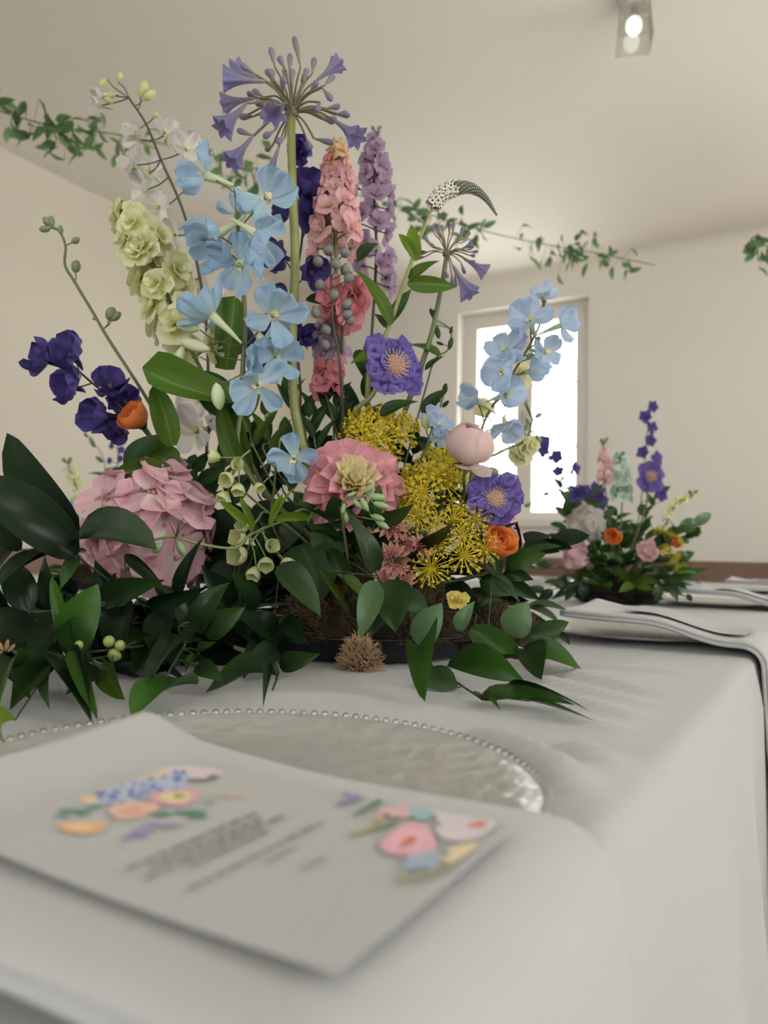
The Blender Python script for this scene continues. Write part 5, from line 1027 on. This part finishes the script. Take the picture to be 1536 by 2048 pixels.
# leafy shoots that close the gaps between the tall stems
rs = random.Random(31)
for k, (bx, by, tx, ty, z, m_) in enumerate(((720, 1010, 700, 860, 1.14, 'leafd'), (760, 1010, 775, 880, 1.15, 'leafd'), (800, 1030, 830, 890, 1.14, 'dark'), (840, 1050, 880, 900, 1.13, 'leafd'), (880, 1060, 900, 960, 1.12, 'dark'), (910, 1080, 950, 985, 1.11, 'ruscus'), (640, 1000, 640, 880, 1.14, 'dark'), (580, 1000, 575, 880, 1.14, 'leafd'), (530, 1010, 505, 890, 1.13, 'dark'), (470, 1020, 440, 920, 1.12, 'leafd'), (420, 1030, 385, 930, 1.1, 'leafd'), (690, 960, 735, 840, 1.16, 'dark'))):
    t = thing('leaf_shoot', where('leafy green shoot', W(tx, ty, z), MARKS, 1.07), 'foliage', foot(), 'near arrangement foliage'); c = stem_of(t, [W(tx, ty, z), W((bx + tx) / 2, (by + ty) / 2, z), W(bx, by, z), Vector(t.location)], .0009, .0015, 'stemg', 5)
    for q in range(8):
        u = q / 8; x = tx + (bx - tx) * u; y = ty + (by - ty) * u; sx = 1 if q % 2 else -1
        leaf_at(t, x, y, x + sx * rs.uniform(24, 48) * (q > 0) + rs.uniform(-8, 8), y - rs.uniform(20, 60), rs.uniform(22, 32), z + rs.uniform(-.02, .02), None, m_, rs.choice(('lance', 'ovate')), roll=rs.uniform(-.6, .6))

# ------------------------------------------------------------------ arrangement farther along the table
B2 = G(1235, 1206); Z2 = (B2).dot(FWD)
def arrange_base(c, lab, n, rad, hmax, seed, grp, marks):
    rr = random.Random(seed); t = thing('floral_tray', 'low dark tray under ' + lab, 'tray', c)
    mb = MB(); mb.lathe([(0, .002), (.10, .002), (.115, .008), (.120, .034), (.124, .035), (.12, .038), (.105, .014), (0, .012)], 28); part(t, 'dish', mb.mesh('dish', M['tray']), Matrix.Translation(c))
    moss('brown moss covering the tray under ' + lab, (c.x, c.y, TZ + .012), .12, .12, .07, 900, seed)
    f0 = c + UP * .05
    for k in range(n):
        a = k * 2.39996; el = rr.uniform(-.05, 1.15); L_ = rr.uniform(.6, 1.0) * (rad * (1 - el / 1.4) + hmax * el / 1.4)
        d = Vector((math.cos(a), math.sin(a), 0)) * math.cos(el) + UP * math.sin(el); p2 = f0 + d * L_; p2.z = max(p2.z, TZ + .02); p1 = f0.lerp(p2, .5) + UP * .02
        t = thing('greenery_sprig', where('leafy background sprig' if marks is MARKS2 else 'leafy sprig on the other table', p2, marks, f0.dot(FWD)), 'foliage', f0, grp + ' greens'); cc = stem_of(t, [p2, p1, f0], .001, .0018, 'stemg', 4)
        m_ = rr.choice(('rusc2', 'rusc2', 'leafd', 'leaf', 'pale'))
        for i in range(7):
            q = cc[int((len(cc) - 1) * .72 * i / 7)]; side = d.cross(UP + Vector((.01, 0, 0))).normalized() * (1 if i % 2 else -1)
            ld = d * .6 + side * rr.uniform(.4, 1) + UP * rr.uniform(-.3, .4); e = q + ld.normalized() * rr.uniform(.045, .07); e.z = max(e.z, TZ + .008)
            part(t, 'leaf', blade('ovate', m_, 2, 5, 0, .1, .05, 0, 2, 0, 0, 1 + i % 3, 'leaf'), bladeM(q, e, rr.uniform(.024, .034), UP + Vector((rr.uniform(-.7, .7), rr.uniform(-.7, .7), 0))))
    return f0
g2 = 'background arrangement flowers'
f2 = arrange_base(B2, 'the smaller arrangement farther along the table', 46, .24, .36, 5, 'background arrangement', MARKS2)
spike('delphinium_stem', 'tall dark blue delphinium tip in the background arrangement', [(1300, 800, Z2), (1296, 850, Z2), (1290, 920, Z2), (1275, 1050, Z2)], [(1302, 814, Z2, (.3, 0, .9), 15), (1291, 834, Z2, (-.4, 0, .9), 16), (1300, 856, Z2, (.3, 0, .9), 16), (1297, 882, Z2, (.2, 0, .9), 16), (1286, 905, Z2, (-.4, 0, .9), 15), (1310, 918, Z2, (.4, 0, .9), 18), (1318, 990, Z2, (.4, 0, .9), 18)], 'delphs', 'p_violet', 'stemd', (.001, .002), grp=g2, ft=f2)
spike('delphinium_stem', 'violet-blue delphinium spray arching left in front of the window', [(1080, 880, Z2), (1120, 930, Z2), (1160, 985, Z2), (1200, 1060, Z2)], [(1088, 886, Z2, (-.3, .2, .9), 18), (1086, 902, Z2, (0, 0, 1), 16), (1110, 914, Z2, (.1, 0, 1), 18), (1117, 943, Z2, (-.3, 0, .9), 14), (1146, 938, Z2, (.5, 0, .9), 16), (1148, 990, Z2, (-.3, 0, .9), 22), (1165, 985, Z2, (0, 0, .9), 19), (1186, 988, Z2, (.3, .2, .9), 26), (1195, 1004, Z2, (0, 0, .9), 23)], 'delphs', 'p_violet', 'stem', (.001, .002), grp=g2, ft=f2)
spike('budded_delphinium_stem', 'thin green budded stem curving left of the background arrangement', [(1052, 1012, Z2), (1090, 985, Z2), (1125, 965, Z2), (1160, 1000, Z2), (1190, 1070, Z2)], [], 'delphs', 'p_violet', 'stem', (.001, .002), [(1064, 1008, Z2, -16, 4), (1108, 1002, Z2, 6, 10), (1120, 962, Z2, 10, -10), (1130, 975, Z2, 14, 4), (1100, 985, Z2, -14, 6)], grp=g2, ft=f2)
head('scabious_stem', 'purple-blue scabious in the background arrangement', (1300, 955, Z2 - .03), (.1, .2, .95), 32, 'scab', 'p_scab', [(1290, 1020, Z2)], grp=g2, ft=f2)
dense('larkspur_stem', 'dusty pink larkspur spike left in the background arrangement', [(1207, 885, Z2), (1210, 970, Z2)], 20, lambda v: 4 + 8 * v, lambda v: 9 + 4 * v, 'delphs', 'p_pink', 'stem', 3, 'bud', grp=g2, ft=f2, seed=2)
dense('stock_stem', 'mint-white spike in the middle of the background arrangement', [(1240, 912, Z2), (1244, 1000, Z2)], 22, lambda v: 8 + 8 * v, lambda v: 12 + 3 * v, 'delphs', 'p_mint', 'stem', 3, 'bud', grp=g2, ft=f2, seed=3)
dense('stock_stem', 'pale yellow spike leaning right in the background arrangement', [(1386, 990, Z2), (1350, 1010, Z2), (1330, 1050, Z2)], 14, lambda v: 5, lambda v: 10, 'delphs', 'p_cream', 'stem', 3, 'bud', grp=g2, ft=f2, seed=4)
head('ranunculus_stem', 'bright orange ranunculus in the middle of the background arrangement', (1222, 1078, Z2 - .24), (-.1, .3, .95), 25, 'cup', 'p_oran', [(1235, 1120, Z2 - .15)], grp=g2, ft=f2)
head('ranunculus_stem', 'small orange ranunculus at the right of the background arrangement', (1346, 1088, Z2 - .14), (.3, .3, .9), 16, 'cup', 'p_oran', [(1330, 1130, Z2)], grp=g2, ft=f2)
hydrangea('pale mauve hydrangea at the left of the background arrangement', (1172, 1048, Z2 - .12), (30, 32, 28), 22, 19, 'p_white', g2, f2, 6)
hydrangea('rose-pink hydrangea low at the left of the background arrangement', (1152, 1112, Z2 - .18), (18, 26, 18), 16, 15, 'p_hyd', g2, f2, 7)
head('dahlia_stem', 'small pink dahlia low in the background arrangement', (1296, 1102, Z2 - .26), (.1, .4, .9), 24, 'scab', 'p_hyd', [(1285, 1140, Z2)], grp=g2, ft=f2, var=2)
dill('yellow dill at the right of the background arrangement', (1335, 1090, Z2 - .16), [(1322, 1062, 0, 13), (1340, 1070, 0, 12), (1358, 1085, 0, 12), (1350, 1110, -.03, 12), (1362, 1135, -.03, 11), (1330, 1100, -.05, 12), (1345, 1130, -.04, 11)], [(1310, 1130, Z2)], 1.0, g2, f2)
sprig('ruscus trail reaching left on the cloth from the background arrangement', [(1045, 1185, Z2 - .35), (1100, 1180, Z2 - .25), (1180, 1165, Z2 - .08)], [(1090, 1182, 1035, 1178, 20, Z2 - .3, None, D(mat='ruscus')), (1105, 1180, 1070, 1205, 20, Z2 - .3, None, D(mat='dark')), (1130, 1175, 1090, 1160, 20, Z2 - .25, None, D(mat='ruscus')), (1140, 1172, 1130, 1202, 22, Z2 - .3, None, D(mat='ruscus')), (1165, 1168, 1165, 1200, 24, Z2 - .25, None, D(mat='dark')), (1150, 1170, 1100, 1200, 20, Z2 - .3, None, D(mat='dark'))], mat='ruscus', grp='background arrangement greens', ft=f2)
sprig('ruscus trail drooping to the right of the background arrangement', [(1372, 1192, Z2 - .2), (1340, 1180, Z2 - .15), (1290, 1160, Z2 - .06)], [(1372, 1190, 1385, 1202, 12, Z2 - .25, None, D(mat='dark')), (1340, 1180, 1355, 1205, 16, Z2 - .25, None, D(mat='ruscus')), (1320, 1172, 1310, 1205, 18, Z2 - .25, None, D(mat='ruscus')), (1330, 1165, 1420, 1135, 14, Z2, None, D(mat='rusc2')), (1340, 1140, 1390, 1106, 14, Z2, None, D(mat='rusc2'))], mat='ruscus', grp='background arrangement greens', ft=f2)

# ------------------------------------------------------------------ arrangement on the other table, glimpsed left of the hydrangea
B3 = G(196, 1178); Z3 = B3.dot(FWD); g3 = 'far left arrangement flowers'
f3 = arrange_base(B3, 'the arrangement on the other table', 16, .17, .22, 9, 'far left arrangement', MARKS3)
spike('delphinium_stem', 'dark blue delphinium beads on the other table, seen left of the leaves', [(232, 842, Z3), (236, 900, Z3), (230, 1000, Z3)], [(232, 852, Z3, (.3, 0, .9), 8), (226, 892, Z3, (-.4, 0, .9), 9), (238, 876, Z3, (.3, 0, .9), 9), (243, 900, Z3, (.2, 0, .9), 9), (222, 922, Z3, (-.4, 0, .9), 9), (242, 918, Z3, (0, 0, .9), 9), (232, 940, Z3, (0, 0, 1), 9)], 'delphs', 'p_violet', 'stemd', (.001, .002), grp=g3, ft=f3)
dense('stock_stem', 'pale yellow spike on the other table, between ruscus leaf and hydrangea', [(134, 925, Z3), (155, 980, Z3), (165, 1030, Z3)], 20, lambda v: 8 + 5 * v, lambda v: 10, 'delphs', 'p_cream', 'stem', 3, 'bud', grp=g3, ft=f3, seed=4)
sprig('slim grey-green leafy shoot on the other table', [(172, 868, Z3), (205, 912, Z3), (210, 960, Z3), (200, 1030, Z3)], [(175, 875, 168, 862, 6, Z3, None, D(mat='pale')), (190, 895, 180, 872, 8, Z3, None, D(mat='pale')), (206, 925, 190, 912, 8, Z3, None, D(mat='pale')), (208, 950, 172, 946, 9, Z3, None, D(mat='leaf')), (208, 945, 232, 935, 9, Z3, None, D(mat='leaf')), (206, 970, 182, 985, 9, Z3, None, D(mat='leaf')), (204, 975, 240, 960, 10, Z3, None, D(mat='leaf'))], grp='far left arrangement greens', ft=f3)
hydrangea('pale blue flower cluster on the other table', (150, 1015, Z3), (14, 14, 12), 12, 10, 'p_lblue', g3, f3, 6)

# ------------------------------------------------------------------ leafy garlands hanging from the ceiling
def garland(label, pts, n, spread, seed, size=.045, gap=None):
    rr = random.Random(seed); P = [P3(q) for q in pts]; t = thing('leaf_garland', label, 'garland', P[0], 'garlands under the ceiling'); c = catmull(P, 14); stem_of(t, P, .0022, .0022, 'stemg', 5, 'vine', 10)
    for k in range(n):
        u = rr.random()
        if gap and gap(u): continue
        q = c[int(u * (len(c) - 1))] + Vector((rr.gauss(0, .4), rr.gauss(0, .4), rr.gauss(-.2, .55))) * spread
        s = near(c, q); mb = MB(); mb.tube([s, q], .0009, 3, False)
        if (s - q).length > .02: part(t, 'twig', mb.mesh('twig', M['stemg']))
        d = Vector((rr.uniform(-1, 1), rr.uniform(-1, 1), rr.uniform(-1.4, .5))).normalized()
        part(t, 'leaf', blade('ovate', 'gar', 2, 5, 0, .1, .05, 0, 2, 0, 0, 1 + k % 3, 'leaf'), bladeM(q, q + d * size * rr.uniform(.8, 1.3), size * .45, d.orthogonal() + Vector((rr.uniform(-.5, .5), rr.uniform(-.5, .5), 0))))
garland('leaf garland strung under the ceiling from upper left to above the window', [(-120, 170, 2.5), (0, 222, 2.6), (120, 255, 2.7), (240, 270, 2.85), (430, 312, 3.0), (560, 350, 3.2), (800, 412, 3.45), (900, 442, 3.55), (1000, 470, 3.6), (1110, 492, 3.65), (1200, 508, 3.7), (1310, 530, 3.75)], 300, .07, 3, .062, lambda u: (.30 < u < .36) or (.70 < u < .76) or (u > .95))
garland('second leaf garland, its leaves just showing at the right edge', [(1500, 478, 3.6), (1536, 492, 3.5), (1640, 500, 3.4), (1760, 470, 3.3)], 60, .06, 5, .062)

# ------------------------------------------------------------------ ceiling lamp: small mount, open square glass shade, bulb
lc = G(1268, 4, ZC); t = thing('ceiling_lamp', 'small square clear glass ceiling lamp at the top right', 'lamp', (lc.x, lc.y, ZC))
mb = MB(); mb.box((-.045, -.045, -.025), (.045, .045, 0)); part(t, 'mount', mb.mesh('mount', M['metal'], False), Matrix.Translation(lc))
mb = MB(); mb.tube([(0, 0, -.02), (0, 0, -.06)], .012, 10); part(t, 'socket', mb.mesh('socket', M['metal'], False), Matrix.Translation(lc))
for k in range(4):
    Mk = Matrix.Translation(lc) @ Matrix.Rotation(k * PI / 2 + .3, 4, 'Z'); mb = MB(); mb.add([(-.052, .052, -.03), (.052, .052, -.03), (.062, .062, -.165), (-.062, .062, -.165), (-.049, .049, -.03), (.049, .049, -.03), (.059, .059, -.165), (-.059, .059, -.165)], [(0, 1, 2, 3), (7, 6, 5, 4), (0, 4, 5, 1), (3, 2, 6, 7)])
    part(t, 'shade_pane', mb.mesh('shade_pane', M['lampglass'], False), Mk)
mb = MB(); mb.ball((0, 0, -.09), .03, 12, 8, (1, 1, 1.2)); part(t, 'bulb', mb.mesh('bulb', M['bulb']), Matrix.Translation(lc))
